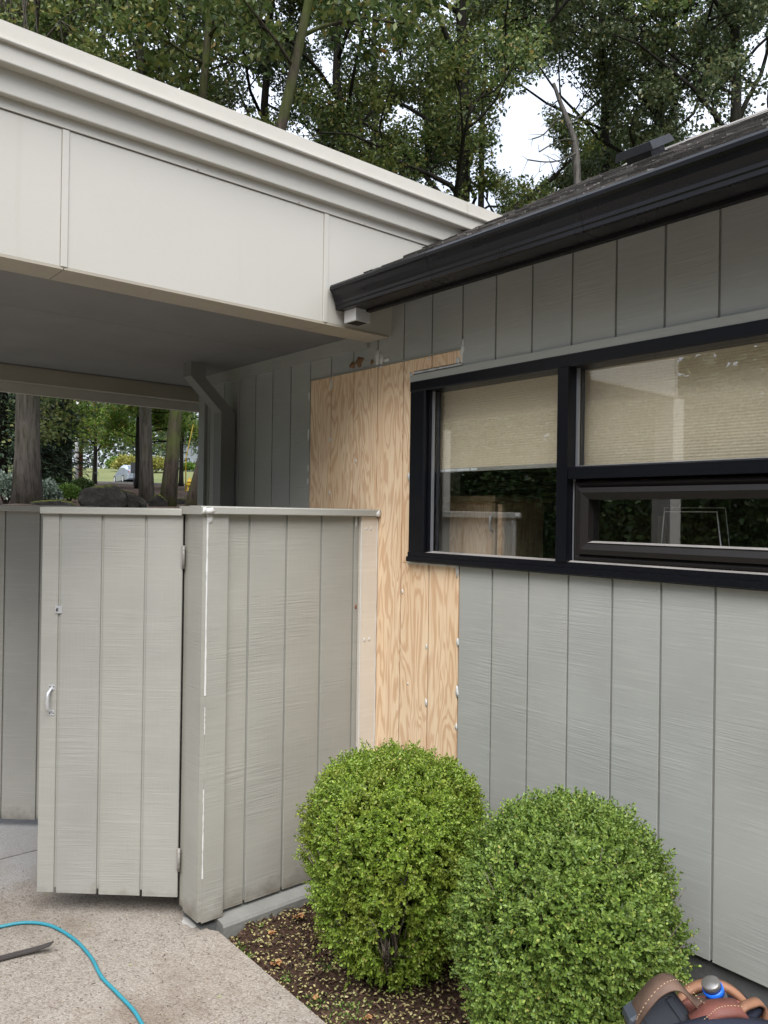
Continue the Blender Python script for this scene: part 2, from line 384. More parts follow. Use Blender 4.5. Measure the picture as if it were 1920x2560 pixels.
# the ground to the horizon, then the beds, road and lawn on the slope behind
polar_sheet('ground', .5, 2500, -180, 180, 90, 181, m_dirt, -.06)
polar_sheet('mulch_bed', 9.5, 57.4, -8, 42, 80, 90, m_bark, .004, .05, 2)
polar_sheet('road', 57.7, 66, -25, 70, 8, 60, m_road, .006)
polar_sheet('lawn', 66.4, 118, -25, 70, 30, 60, m_lawn, .03, .10, 4)
for i, (ra, rb) in enumerate(((57.4, 57.7), (66.0, 66.4))):
    an = [R(a) for a in np.linspace(-25, 70, 60)]; mb = MB(); vs = []; fs = []
    for a in an:
        for rr, dz in ((ra, -.1), (ra, .15), (rb, .15), (rb, -.1)):
            x, y = rr*math.sin(a), rr*math.cos(a); vs.append((x, y, tz(x, y)+dz))
    for k in range(59):
        for q in range(3): fs.append((k*4+q, k*4+q+1, k*4+q+5, k*4+q+4))
    mb.add(vs, fs); o = mb.build('kerb', m_kerb); o['kind'] = 'structure'

# pavement of two big slabs, joint recessed
pv = bpy.data.objects.new('pavement', None); C.objects.link(pv); pv['kind'] = 'structure'
EDGE = 1.685
def slab(poly): MB().prism(poly, -.12, 0, 'z').build('slab', m_conc, pv)
slab([(-9, -8), (EDGE, -8), (EDGE, 3.06), (1.66, 3.10), (1.66, 4.394), (-9, 4.46)])
slab([(-9, 4.474), (1.66, 4.408), (4.4, 4.40), (4.4, 7.2), (-9, 7.2)])
slab([(1.668, 3.13), (2.56, 3.13), (2.56, 4.396), (1.668, 4.396)])
rs9 = random.Random(9); pts9 = [(1.622+.028*math.cos(q*.45)*rs9.uniform(.6, 1.3), 3.21+.055*math.sin(q*.45)*rs9.uniform(.6, 1.3)) for q in range(14)]
MB().prism(pts9, .0005, .003, 'z').build('paint_spill', m_kerb, pv)
# planting bed soil along the wall
gx = np.linspace(EDGE+.003, 2.66, 70); gy = np.linspace(-2.5, 3.12, 260); GX, GY = np.meshgrid(gx, gy, indexing='ij')
rng = np.random.default_rng(3)
def soil_h(x, y):
    e = np.clip((x-EDGE)/.12, 0, 1)
    return -.055 + .035*e + .010*np.sin(x*23+y*5)*np.sin(y*19-x*7) + .006*np.sin(x*61)*np.sin(y*57+1) + .025*np.clip((x-2.1)/.5, 0, 1)
GZ = soil_h(GX, GY) + rng.normal(0, .0035, GX.shape)
i, j = np.meshgrid(np.arange(69), np.arange(259), indexing='ij'); b = (i*260+j).ravel()
o = np_mesh('soil_bed', np.stack([GX, GY, GZ], -1).reshape(-1, 3), np.stack([b, b+260, b+261, b+1], 1), m_soil, None, True); o['kind'] = 'structure'

# ------------------------------------------------------------------ office building
XW = 2.603; Y0 = 2.9265; SP = .2032
YEND, YNEAR = 5.0, -1.55
bld = thing('office_building', 'grey wood sided office building with black framed windows and shingled roof', 'building', (XW, 2.0, 0))
GAP = .0085
def wall_board(name, ya, yb, z0, z1, mat, dep=0., label=None, gapa=True, gapb=True):
    """vertical siding board on the wall x = XW, from y = ya to yb (ya < yb)"""
    a = ya + (GAP/2 if gapa else .0012); c = yb - (GAP/2 if gapb else .0012)
    d = dep + random.uniform(-.0006, .0006)
    poly = [(XW+.014, a), (XW-d, a) if False else (XW-d+.0015, a), (XW-d, a+.0015), (XW-d, c-.0015), (XW-d+.0015, c), (XW+.014, c)]
    return MB().prism(poly, z0, z1, 'z').build(name, mat, bld, label)
WL, WR = 2.846, -.745         # window unit left and right edges
WZ0, WZ1 = 1.604, 2.487
# backing sheet behind the boards, cut round the window opening
bk = MB()
bk.box(XW+.0095, XW+.09, WL-.02, YEND, .322, 2.93); bk.box(XW+.0095, XW+.09, YNEAR, WR+.02, .322, 2.93)
bk.box(XW+.0095, XW+.09, WR+.0201, WL-.0201, .322, WZ0+.01); bk.box(XW+.0095, XW+.09, WR+.0201, WL-.0201, WZ1-.01, 2.93)
bk.build('wall_sheathing', m_backing, bld)
PT = 2.603                     # top of the plywood patch
ks = [k for k in range(-23, 12)]
for k in ks:
    ya, yb = max(Y0+(k-1)*SP, YNEAR), min(Y0+k*SP, YEND)
    if yb - ya < .02: continue
    patch = -1 <= k <= 4       # columns covered by the bare plywood
    pm = m_ply[k % 3]
    if k >= 5: wall_board('siding_board', ya, yb, .32, 2.925, m_siding); continue
    if k >= 1:                 # left of the window, patched
        wall_board('siding_board', ya, yb, PT+.012, 2.925, m_siding)
        wall_board('plywood_board', ya, yb, .32, PT, m_ply[0], -.001, 'bare plywood board not yet painted'); continue
    if k == 0:
        wall_board('siding_board', ya, yb, PT+.012, 2.925, m_siding)
        wall_board('plywood_board', ya, yb, 2.545, PT, m_ply[0], -.001)
        wall_board('plywood_board', WL+.003, yb, WZ0-.006, 2.5445, m_ply[0], -.001, gapa=False)
        wall_board('plywood_board', ya, yb, .32, WZ0-.008, m_ply[0], -.001); continue
    if k == -1:
        wall_board('siding_board', ya, yb, PT+.012, 2.925, m_siding)
        wall_board('plywood_board', ya, yb, 2.545, PT, m_ply[0], -.001)
        wall_board('plywood_board', ya, yb, .32, WZ0-.008, m_ply[0], -.001); continue
    if yb < WR: wall_board('siding_board', ya, yb, .32, 2.925, m_siding); continue
    wall_board('siding_board', ya, yb, 2.524, 2.925, m_siding); wall_board('siding_board', ya, yb, .32, WZ0-.004, m_siding)
# flashing strip over the patch, trim above the window
MB().box(XW-.004, XW+.012, Y0-2*SP+.005, Y0+4*SP, PT+.0015, PT+.0105).build('flashing_strip', m_backing, bld)
MB().prism([(XW-.018, 2.488), (XW-.016, 2.522), (XW+.01, 2.526), (XW+.01, 2.488)], WR-.05, 2.858, 'y').build('head_trim', m_trim, bld)
# foundation, floor band
MB().box(XW+.028, XW+.3, YNEAR, YEND-.03, -.4, .318).build('foundation', m_found, bld)
# corner board at the far end and far return wall
MB().box(XW-.02, XW+.09, YEND+.001, YEND+.09, .30, 2.925).build('corner_board', m_siding, bld)
MB().box(XW+.0905, 9.9, YEND-.16, YEND-.02, -.3, 2.925).build('side_wall', m_siding, bld)
MB().box(XW+.0905, 9.9, YNEAR, YNEAR+.14, -.3, 2.925).build('side_wall', m_siding, bld)
MB().box(9.9005, 10.0, YNEAR, YEND-.02, -.3, 2.925).build('back_wall', m_siding, bld)
# frieze board under the canopy soffit
MB().box(XW-.019, XW+.0, 3.20, YEND, 2.715, 2.788).build('frieze_board', m_trim, bld)
# roof: slope rises from the gutter
RS = .545
def zr(x): return 3.163 + RS*(x-2.672)
XE, XR = 2.255, 4.28
roof = MB()
yA, yB = YNEAR-.3, 3.018
rp = [(XE+.02, zr(XE+.02)-.012), (XR, zr(XR)-.012), (2*XR-XE, zr(XE)-.012), (2*XR-XE, zr(XE)-.09), (XR, zr(XR)-.14), (XE+.02, zr(XE+.02)-.075)]
rf = roof.prism(rp, yA, yB, 'y').build('roof', m_eave, bld)
MB().prism([(XR-1.2, zr(XR-1.2)-.014), (XR, zr(XR)-.014), (XR+1.2, zr(XR-1.2)-.014)], 5.9, 7.5, 'y').build('rear_roof', m_eave, bld)
m_sh, t, o = newmat('weathered asphalt shingle')
g = nd(t, 'ShaderNodeNewGeometry')
sn = noise(t, (1, 1, 1), 9, 5, .7); sg = noise(t, (1, 1, 1), 260, 2)
scol = ramp(t, [(.2, (.022, .021, .020)), (.42, (.085, .080, .076)), (.6, (.17, .16, .15)), (.8, (.30, .28, .26))], math_(t, 'MULTIPLY_ADD', g.outputs['Random Per Island'], .6, math_(t, 'MULTIPLY', sn, .4))).outputs[0]
princ(t, o, mixc(t, .4, scol, ramp(t, [(.35, (.03, .03, .03)), (.65, (.22, .2, .18))], sg).outputs[0]), .92, 0, .2, sg, .002)
# shingles: laminated courses, each tab a thin wedge, joined as one part
sb = MB(); sl = math.hypot(1, RS); ux, uz = 1/sl, RS/sl; nx, nz = -RS/sl, 1/sl
length = (XR-XE)*sl; course = .092; nc = int(length/course)+1
rs_ = random.Random(5)
for cI in range(nc):
    s0 = cI*course - .012; y = yA - rs_.uniform(0, .2)
    while y < yB:
        wdt = rs_.choice((.07, .11, .15, .19, .26)); y2 = min(y+wdt, yB)
        if y2 > yA and y2 - max(y, yA) > .004:
            ya = max(y, yA)+.002; th = rs_.choice((.004, .007, .011, .015)); so = s0 + rs_.uniform(-.008, .006); se = min(s0+course+.03, length)
            P = lambda s, n_: (XE+ux*s+nx*n_, zr(XE)+uz*s+nz*n_-.012)
            if se > so+.02:
                a, b2, c3, d4 = P(so, .0), P(so, th+.007), P(se, .004), P(se, -.001)
                yb2 = y2-.002
                vs = [(a[0], ya, a[1]), (b2[0], ya, b2[1]), (c3[0], ya, c3[1]), (a[0], yb2, a[1]), (b2[0], yb2, b2[1]), (c3[0], yb2, c3[1])]
                sb.add(vs, [(0, 3, 4, 1), (1, 4, 5, 2), (0, 1, 2), (3, 5, 4)])
        y = y2
so_ = sb.build('shingles', m_sh, rf); so_['kind'] = 'stuff'
rc = MB()
for q in range(24):
    yy = yA + q*.19
    if yy+.2 > yB: break
    rc.prism([(XR-.14, zr(XR-.14)+.006), (XR, zr(XR)+.018+.004*(q % 2)), (XR+.14, zr(XR-.14)+.006), (XR, zr(XR)-.005)], yy, yy+.188, 'y')
rc.build('ridge_cap', m_sh, rf)
# roof vent near the ridge
vt = thing('roof_vent', None, None); vt.parent = bld; vt.location = Vector((3.86, 2.35, zr(3.86))) - Vector(bld.location)
for k_ in list(vt.keys()): del vt[k_]
def tilt(v):
    x, y, z = v; return (3.86+ux*x-ux*0+nx*z, 2.35+y, zr(3.86)+uz*x+nz*z)
m_vent = plain('black vent metal', (.011, .011, .013), .5, 0, .3)
MB().box(-.075, .075, -.075, .075, .0, .045).build('vent_neck', m_vent, vt, fn=tilt)
vc = MB(); vc.add([(-.125, -.115, .042), (.125, -.115, .042), (.125, .115, .042), (-.125, .115, .042), (-.112, -.102, .085), (.112, -.102, .085), (.112, .102, .085), (-.112, .102, .085)],
    [(3, 2, 1, 0), (4, 5, 6, 7), (0, 1, 5, 4), (1, 2, 6, 5), (2, 3, 7, 6), (3, 0, 4, 7)])
vc.build('vent_hood', m_vent, vt, fn=tilt)
# eave: fascia board and soffit, K-style gutter
MB().box(2.337, 2.362, yA, 3.016, 2.80, 2.935).build('eave_fascia', m_eave, bld)
MB().box(2.3625, XW+.012, yA, 3.016, 2.905, 2.921).build('eave_soffit', m_eave, bld)
gp = [(2.201, 2.922), (2.196, 2.912), (2.197, 2.899), (2.207, 2.893), (2.214, 2.872), (2.226, 2.856), (2.231, 2.846), (2.231, 2.833), (2.2365, 2.829), (2.2365, 2.814), (2.246, 2.810), (2.333, 2.810), (2.333, 2.92), (2.328, 2.92), (2.328, 2.817), (2.242, 2.817), (2.240, 2.832), (2.236, 2.848), (2.220, 2.872), (2.211, 2.896), (2.206, 2.905), (2.206, 2.922)]
gut = MB().prism(gp, yA, 3.006, 'y').build('gutter', m_gut, bld)
MB().prism([(2.203, 2.918), (2.199, 2.903), (2.213, 2.888), (2.234, 2.842), (2.2385, 2.812), (2.331, 2.812), (2.331, 2.918)], 3.0065, 3.0125, 'y').build('end_cap', m_gut, gut)
for yy in (1.6, 2.35): MB().prism([(p[0]-.0012 if p[0] < 2.25 else p[0]+.0, p[1]+(0 if p[1] > 2.83 else -.0012)) for p in gp[:12]]+[(2.3325, 2.9)], yy, yy+.028, 'y').build('joint_strap', m_gut, gut)
ol = MB(); ol.box(2.275, 2.362, 2.902, 2.992, 2.752, 2.8095); ol.build('outlet', m_alu, gut, 'bare aluminium gutter outlet')
MB().box(2.285, 2.352, 2.912, 2.982, 2.7495, 2.7515).build('outlet_hole', m_eave, gut)
# boxed downspout under the canopy
ds = MB(); DY0, DY1 = 4.572, 4.672
def elb(xa, za, xb, zb):
    ds.add([(xa, DY0, za), (xa+.103, DY0, za), (xb+.103, DY0, zb), (xb, DY0, zb), (xa, DY1, za), (xa+.103, DY1, za), (xb+.103, DY1, zb), (xb, DY1, zb)],
           [(0, 3, 2, 1), (4, 5, 6, 7), (0, 4, 7, 3), (1, 2, 6, 5), (0, 1, 5, 4), (3, 7, 6, 2)])
m_dsp = plain('downspout paint', (.20, .20, .185), .6)
ds.box(2.262, 2.365, DY0, DY1, 2.70, 2.789); elb(2.262, 2.6995, 2.482, 2.49); ds.box(2.482, 2.585, DY0, DY1, .3, 2.4895)
ds.build('downspout', m_dsp, bld)

# window unit: three bays
win = thing('window', None, None); win.parent = bld; win.location = (0, 0, 1.6)
for k_ in list(win.keys()): del win[k_]
win['label'] = 'black framed window unit with roller shades behind the glass'
XF = XW-.022                                 # front of the frame
m1, m0 = 1.955, 1.903                        # mullion
n1, n0 = 1.005, .955                         # second mullion
MB().prism([(XF, 2.436), (XF-.004, 2.444), (XF-.004, WZ1-.004), (XF, WZ1), (XW+.085, WZ1), (XW+.085, 2.436)], WR, WL, 'y').build('head_frame', m_black, win)
MB().prism([(XF-.002, WZ0), (XF-.012, WZ0+.004), (XF-.012, WZ0+.026), (XF-.001, WZ0+.028), (XF-.001, WZ0+.049), (XW+.085, WZ0+.049), (XW+.085, WZ0)], WR-.005, WL+.005, 'y').build('sill', m_black, win)
zs0, zs1 = WZ0+.0495, 2.4355
MB().prism([(XF, WL), (XF, 2.752), (XF+.006, 2.744), (XF+.03, 2.750), (XF+.03, 2.7425), (XW+.085, 2.7425), (XW+.085, WL)], zs0, zs1, 'z').build('jamb', m_black, win)
MB().prism([(XF, WR), (XF, WR+.09), (XF+.03, WR+.10), (XW+.085, WR+.10), (XW+.085, WR)], zs0, zs1, 'z').build('jamb', m_black, win)
MB().box(XF-.006, XW+.085, m0, m1, zs0, zs1).build('mullion', m_black, win)
MB().box(XF-.006, XW+.085, n0, n1, zs0, zs1).build('mullion', m_black, win)
# aluminium glazing beads
for (a, b2) in ((2.733, 2.742), (1.892, 1.9025)): MB().box(XW+.026, XW+.038, a, b2, (zs0 if a > 2 else 2.037), zs1).build('glazing_bead', m_bead, win)
MB().prism([(XF-.002, 1.986), (XF-.002, 2.030), (XF+.008, 2.036), (XW+.085, 2.036), (XW+.085, 1.986)], n1+.0005, m0-.0005, 'y').build('transom', m_black, win)
MB().prism([(XF-.002, 1.986), (XF-.002, 2.030), (XF+.008, 2.036), (XW+.085, 2.036), (XW+.085, 1.986)], WR+.101, n0-.0005, 'y').build('transom', m_black, win)
XG = XW+.045
def pane(y0, y1, z0, z1, x=XG): return MB().box(x, x+.005, y0, y1, z0, z1).build('pane', m_glass, win)
pane(m1+.001, 2.7325, zs0+.0005, zs1-.0005); pane(n1+.001, 1.8915, 2.0365, zs1-.0005); pane(WR+.101, n0-.001, 2.0365, zs1-.0005)
# dusty ledges
MB().prism([(XF+.004, zs0+.001), (XG-.001, zs0+.006), (XG-.001, zs0+.001)], m1+.001, 2.732, 'y').build('dusty_ledge', m_dust, win)
MB().prism([(XF+.006, zs0+.001), (XF+.028, zs0+.007), (XF+.028, zs0+.001)], n1+.001, m0-.001, 'y').build('dusty_ledge', m_dust, win)
MB().prism([(XF+.018, 2.0368), (XG-.001, 2.043), (XG-.001, 2.0368)], n1+.002, m0-.012, 'y').build('dusty_ledge', m_bead, win)
# hopper sashes with mitred bronze frames
def ring(y0, y1, z0, z1, wi, xo, xi, xb):
    """mitred rectangular frame: outer edge at xo depth, inner edge at xi, back xb"""
    mb = MB(); oc = [(y0, z0), (y1, z0), (y1, z1), (y0, z1)]; ic = [(y0+wi, z0+wi), (y1-wi, z0+wi), (y1-wi, z1-wi), (y0+wi, z1-wi)]
    mc = [(y0+wi*.42, z0+wi*.42), (y1-wi*.42, z0+wi*.42), (y1-wi*.42, z1-wi*.42), (y0+wi*.42, z1-wi*.42)]
    vs = [(xo, *p) for p in oc] + [(xo-.006, *p) for p in mc] + [(xi, *p) for p in ic] + [(xb, *p) for p in ic] + [(xb, *p) for p in oc]
    fs = []
    for q in range(4):
        r_ = (q+1) % 4
        for a in range(4): fs.append((a*4+q, a*4+r_, (a+1)*4+r_, (a+1)*4+q)[::-1])
        fs.append((16+q, 16+r_, r_, q)[::-1])
    mb.add(vs, fs); return mb
for (ya, yb) in ((n1+.004, m0-.003), (WR+.103, n0-.004)):
    MB().box(XF+.030, XW+.085, yb-.012, yb-.0005, zs0+.008, 1.9855).build('sash_stop', m_bead, win)
    ring(ya, yb-.0125, 1.664, 1.975, .024, XF+.024, XF+.028, XW+.08).build('hopper_frame', m_sash, win)
    ring(ya+.0245, yb-.037, 1.6885, 1.9505, .046, XF+.010, XF+.018, XW+.07).build('hopper_sash', m_sash, win)
    pane(ya+.071, yb-.0835, 1.735, 1.904, XW+.03)
    MB().prism([(XF+.012, 1.7348), (XW+.0295, 1.741), (XW+.0295, 1.7348)], ya+.071, yb-.084, 'y').build('dusty_ledge', m_dust, win)

# room behind the glass
m_room = plain('interior wall paint', (.70, .72, .67), .8); m_carpet = plain('office carpet', (.34, .31, .27), .95)
m_panel = plain('brown wall panelling', (.20, .14, .085), .7, 0, .3, .2)
MB().box(XW+.091, XW+.099, YNEAR+.14, 2.70, .8, 1.60).build('interior_wall', m_room, bld)
MB().box(2.72, 3.16, 3.06, 3.12, .5, 2.88).build('interior_wall', m_room, bld)
MB().box(4.7, 4.76, YNEAR+.15, 4.80, .5, 2.88).build('interior_wall', m_panel, bld)
MB().box(2.70, 4.7, 4.80, 4.84, .5, 2.88).build('interior_wall', m_room, bld)
MB().box(2.70, 4.7, YNEAR+.15, 4.80, .42, .5).build('interior_floor', m_carpet, bld)
MB().box(2.70, 4.7, YNEAR+.15, 4.80, 2.882, 2.90).build('ceiling', m_room, bld)
# pleated shades
m_rail = plain('shade rail', (.34, .33, .30), .5)
def shade(y0, y1, z0, z1, label, rail):
    t_ = thing('window_shade', label, 'window shade', (XW+.11, (y0+y1)/2, z0), 'pleated fabric shades behind the windows')
    n = int((z1-z0)/.0058); vs = []; fs = []
    for q in range(n+1):
        z = z0+(z1-z0)*q/n; x = XW+.115+(.0006 if q % 2 else -.0006)
        vs += [(x, y0, z), (x, y1, z)]
    for q in range(n): fs.append((2*q, 2*q+1, 2*q+3, 2*q+2)[::-1])
    MB().add(vs, fs).build('fabric', m_blind, t_)
    MB().box(XW+.107, XW+.123, y0, y1, z0-.018, z0-.0005).build('bottom_rail', m_rail if rail else m_blind, t_)
    MB().box(XW+.105, XW+.14, y0, y1, z1+.0005, z1+.04).build('head_rail', m_rail, t_)
    return t_
s1 = shade(m1-.02, 2.80, 2.064, 2.50, 'half raised tan pleated shade behind the left window pane', True)
shade(n1+.02, m0+.03, 2.03, 2.50, 'tan pleated shade covering the upper pane above the small hopper window', False)
shade(WR+.06, n0-.01, 2.03, 2.50, 'tan pleated shade in the far right window bay beyond the picture edge', False)
m_sticker = plain('white sticker', (.80, .84, .86), .3)
for (a, b2) in ((2.795, 2.735), (2.73, 2.655), (2.65, 2.565), (2.555, 2.515)):
    MB().box(XW+.1055, XW+.1068, b2, a, 2.049, 2.060).build('sticker', m_sticker, s1)
MB().tube([(XW+.1, 2.765, 2.05), (XW+.1, 2.766, 1.97), (XW+.1, 2.772, 1.945), (XW+.1, 2.785, 1.935), (XW+.1, 2.80, 1.945), (XW+.1, 2.808, 1.97), (XW+.1, 2.81, 2.05)], .002, 6).build('pull_cord', m_black, s1)
# cabinet inside
m_oak = plywood('light oak veneer', 5)
m_oak2 = plain('oak edge', (.42, .30, .18), .5)
cb = thing('cabinet', 'light wood cabinet with rounded top seen through the left window', 'cabinet', (3.1, 2.75, .5))
MB().box(2.95, 3.35, 2.625, 2.93, .5, 1.905).build('carcass', m_oak, cb)
MB().prism([(2.595, 1.9055), (2.587, 1.912), (2.587, 1.928), (2.597, 1.936), (2.945, 1.936), (2.953, 1.928), (2.953, 1.912), (2.945, 1.9055)], 2.92, 3.38, 'x').build('top_board', m_oak2, cb)
MB().box(2.935, 2.949, 2.598, 2.62, .52, 1.902).build('door_stile', m_oak2, cb)
MB().box(2.912, 2.932, 2.535, 2.562, .52, 1.892).build('open_door', m_oak, cb)
MB().tube([(2.933, 2.609, 1.84), (2.912, 2.609, 1.835), (2.908, 2.609, 1.80), (2.912, 2.609, 1.765), (2.933, 2.609, 1.76)], .006, 6).build('handle', m_zinc, cb)
ck = thing('desk_panel', 'brown wooden desk panel in the dark room behind the left window', 'desk', (3.9, 2.4, .5))
MB().box(3.85, 3.9, 1.9, 2.82, .5, 1.86).build('back_panel', m_panel, ck)
MB().box(3.835, 3.849, 2.20, 2.24, .5, 1.85).build('leg', m_oak2, ck)
# venetian blind in the far room
vb = thing('venetian_blind', 'dim wooden slat blind hanging at the back of the office room', 'blind', (4.6, 3.6, 1.9))
for q in range(18): MB().box(4.60, 4.625, 3.05, 4.15, 1.93+q*.03, 1.943+q*.03).build('slat', m_oak, vb)
MB().box(4.59, 4.64, 3.03, 4.17, 2.48, 2.53).build('head_rail', m_oak2, vb)
# thin white frame standing behind the hopper glass
pf = thing('picture_frame', 'thin white frame outline standing behind the hopper window glass', 'frame', (2.72, 1.5, 1.62))
m_white = plain('white plastic', (.78, .78, .76), .4)
MB().tube([(2.73, 1.585, 1.65), (2.725, 1.565, 1.86), (2.725, 1.36, 1.86), (2.73, 1.335, 1.65)], .0028, 5).build('frame', m_white, pf)
MB().tube([(2.76, 1.60, 1.65), (2.757, 1.583, 1.875), (2.757, 1.345, 1.875), (2.76, 1.32, 1.65)], .0016, 5).build('rear_frame', m_white, pf)

# white caulk and filler smears on the wall
def smear(y, z, wy, hz, x=XW-.0024, parent=bld, mat=None, seed=None, name='filler_patch'):
    rs2 = random.Random(seed if seed is not None else int(abs(y*913+z*577)*100)); n = 13
    pts = [(y+wy*.5*math.cos(2*math.pi*q/n)*rs2.uniform(.6, 1.2), z+hz*.5*math.sin(2*math.pi*q/n)*rs2.uniform(.6, 1.2)) for q in range(n)]
    vs = [(x, *p) for p in pts] + [(x+.003, *p) for p in pts]; vs.append((x-.0004, y, z))
    fs = [(q, n+q, n+(q+1) % n, (q+1) % n) for q in range(n)] + [(2*n, q, (q+1) % n) for q in range(n)]
    return MB().add(vs, fs, True).build(name, mat or m_caulk, parent)
SM = [(2.87, 2.525, .02, .03), (2.875, 2.025, .016, .035), (2.865, 1.605, .03, .03), (2.52, 2.605, .025, .05), (2.515, 2.635, .012, .035), (2.545, 2.555, .025, .03), (2.53, 1.58, .02, .05),
      (3.535, 2.56, .016, .06), (3.30, 2.12, .01, .02), (3.75, 2.30, .014, .06), (3.748, 2.10, .012, .035), (3.75, 2.02, .012, .03), (3.748, 2.52, .015, .05), (3.535, 2.25, .012, .02), (3.537, 1.95, .010, .015),
      (3.10, 2.635, .035, .06), (3.135, 2.65, .03, .09), (3.06, 2.632, .05, .02), (2.74, 2.59, .01, .012), (2.523, 1.25, .014, .03), (2.521, 1.02, .016, .05), (2.524, .86, .012, .03), (2.73, 1.2, .01, .02), (2.86, 1.0, .008, .012), (2.728, .93, .012, .03), (2.91, 1.45, .012, .02)]
for a in SM: smear(a[0], a[1], a[2]*1.1, a[3]*1.25)
m_oldwood = plain('stripped brown patch', (.26, .15, .075), .8, 0, .2, .4, 30)
smear(3.28, 2.655, .07, .06, mat=m_oldwood, name='bare_patch'); smear(3.34, 2.64, .05, .04, mat=m_oldwood, name='bare_patch'); smear(3.175, 2.635, .025, .03, mat=m_oldwood, name='bare_patch')
# caulk lines along patch and window edges
def cline(y0, y1, z0, z1, x=XW-.0022):
    rs2 = random.Random(int(y0*100+z0*77)); n = 14; vs = []; fs = []
    hor = abs(y1-y0) > abs(z1-z0)
    for q in range(n+1):
        f = q/n; y = y0+(y1-y0)*f; z = z0+(z1-z0)*f; hw = rs2.uniform(.0015, .0055)
        vs += [(x, y, z-hw), (x, y, z+hw)] if hor else [(x, y-hw, z), (x, y+hw, z)]
    fs = [(2*q, 2*q+1, 2*q+3, 2*q+2) for q in range(n)]
    vs2 = [(v[0]+.003, v[1], v[2]) for v in vs]; m_ = len(vs)
    fs += [tuple(m_+i_ for i_ in f[::-1]) for f in fs] + [(2*q, 2*q+2, m_+2*q+2, m_+2*q) for q in range(n)] + [(2*q+1, m_+2*q+1, m_+2*q+3, 2*q+3) for q in range(n)]
    MB().add(vs, fs[:0] + fs).add(vs2, []) if False else None
    mb = MB(); mb.add(vs+vs2, fs); mb.build('caulk_line', m_caulk, bld)
cline(2.52, 2.85, 2.535, 2.535); cline(2.52, 2.86, 1.597, 1.597); cline(2.519, 2.519, 2.54, 2.61)

# ------------------------------------------------------------------ entrance canopy
YC = 3.023; CX0 = -.12; CX1 = 3.64
cp = thing('entrance_canopy', 'cream flat roofed entrance canopy with stepped metal cornice', 'canopy', (1.2, 4.3, 0))
FZ0, FZ1 = 2.748, 3.262
for (a, b2) in ((CX0+.03, .9565), (.9855, 2.1675), (2.1975, CX1)):
    MB().box(a, b2, YC, YC+.02, FZ0, FZ1).build('fascia_panel', m_fascia, cp)
for a in (.958, 2.169, CX0): MB().prism(board_poly(a, a+.026, YC+.02, YC-.006, .0) if False else [(a, YC+.02), (a+.026, YC+.02), (a+.026, YC-.004), (a+.024, YC-.006), (a+.002, YC-.006), (a, YC-.004)], FZ0-.001, FZ1-.001, 'z').build('batten', m_fascia, cp)
# stepped cornice strips
def strip(name, poly, mat=m_fascia): MB().prism(poly, CX0-.02, CX1, 'x').build(name, mat, cp)
strip('cornice_strip', [(YC+.02, 3.2665), (YC-.007, 3.2665), (YC-.007, 3.306), (YC+.02, 3.306)])
strip('cornice_strip', [(YC+.02, 3.3065), (YC-.034, 3.3065), (YC-.036, 3.31), (YC-.036, 3.394), (YC+.02, 3.394)])
strip('cornice_strip', [(YC+.02, 3.3945), (YC-.078, 3.3945), (YC-.080, 3.398), (YC-.080, 3.459), (YC+.02, 3.459)])
strip('coping_bead', [(YC+.02, 3.4595), (YC-.094, 3.4595), (YC-.097, 3.464), (YC-.097, 3.469), (YC-.092, 3.472), (YC+.02, 3.472)])
# coping face leans out at the top
strip('coping', [(YC+.02, 3.4725), (YC-.084, 3.4725), (YC-.088, 3.532), (YC-.084, 3.534), (YC+.12, 3.545), (YC+.12, 3.52), (YC+.02, 3.52)], m_coping)
MB().box(3.055, 3.058, YC-.0998, YC-.095, 3.474, 3.53).build('coping_joint', m_coping, cp)
for xx in (.12, .62, 1.51, 2.02, 2.41): MB().tube([(xx, YC-.0072, 3.272), (xx, YC-.0092, 3.272)], .0035, 8).build('nail_head', m_beam, cp)
# underside return of the front beam, in lengths, then soffit
for (a, b2) in ((CX0, .969), (.972, 2.182), (2.185, XW-.021)):
    MB().box(a, b2, YC-.003, 3.188, FZ0-.012, FZ0-.0015).build('beam_soffit', m_fascia if False else m_beam, cp)
MB().box(CX0, XW-.02, 3.175, 3.187, FZ0-.001, 2.80).build('beam_inner_face', m_beam, cp)
m_dark = plain('shadow gap liner', (.05, .05, .045), .8)
ys = [3.19, 3.93, 5.5]
for i_ in range(2):
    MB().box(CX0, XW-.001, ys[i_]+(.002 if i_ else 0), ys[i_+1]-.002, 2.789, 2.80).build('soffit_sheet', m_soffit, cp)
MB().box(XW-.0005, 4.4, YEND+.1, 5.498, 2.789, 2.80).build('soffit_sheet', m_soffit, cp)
MB().box(CX0, 4.4, YC+.021, 5.75, 2.81, 2.84).build('deck', m_dark, cp)
MB().prism([(5.53, 2.685), (5.53, 2.79), (5.62, 2.79), (5.62, 2.685)], CX0, 4.4, 'x').build('rear_beam', m_beam, cp)
MB().box(CX0, 4.4, 5.6205, 5.66, 2.62, 3.26).build('rear_fascia', m_fascia, cp)
MB().box(CX0, CX0+.02, YC+.03, 5.62, 2.75, 3.5).build('end_fascia', m_fascia, cp)
MB().box(CX0+.021, 2.9, YC+.03, 5.62, 3.3, 3.40).build('canopy_roof', m_coping, cp)
# support post at the free end
MB().box(-.235, -.085, 3.03, 3.18, 0, FZ0-.0125).build('post', m_fascia, cp)
MB().box(-.235, -.085, 5.5, 5.65, 0, 2.684).build('post', m_fascia, cp)

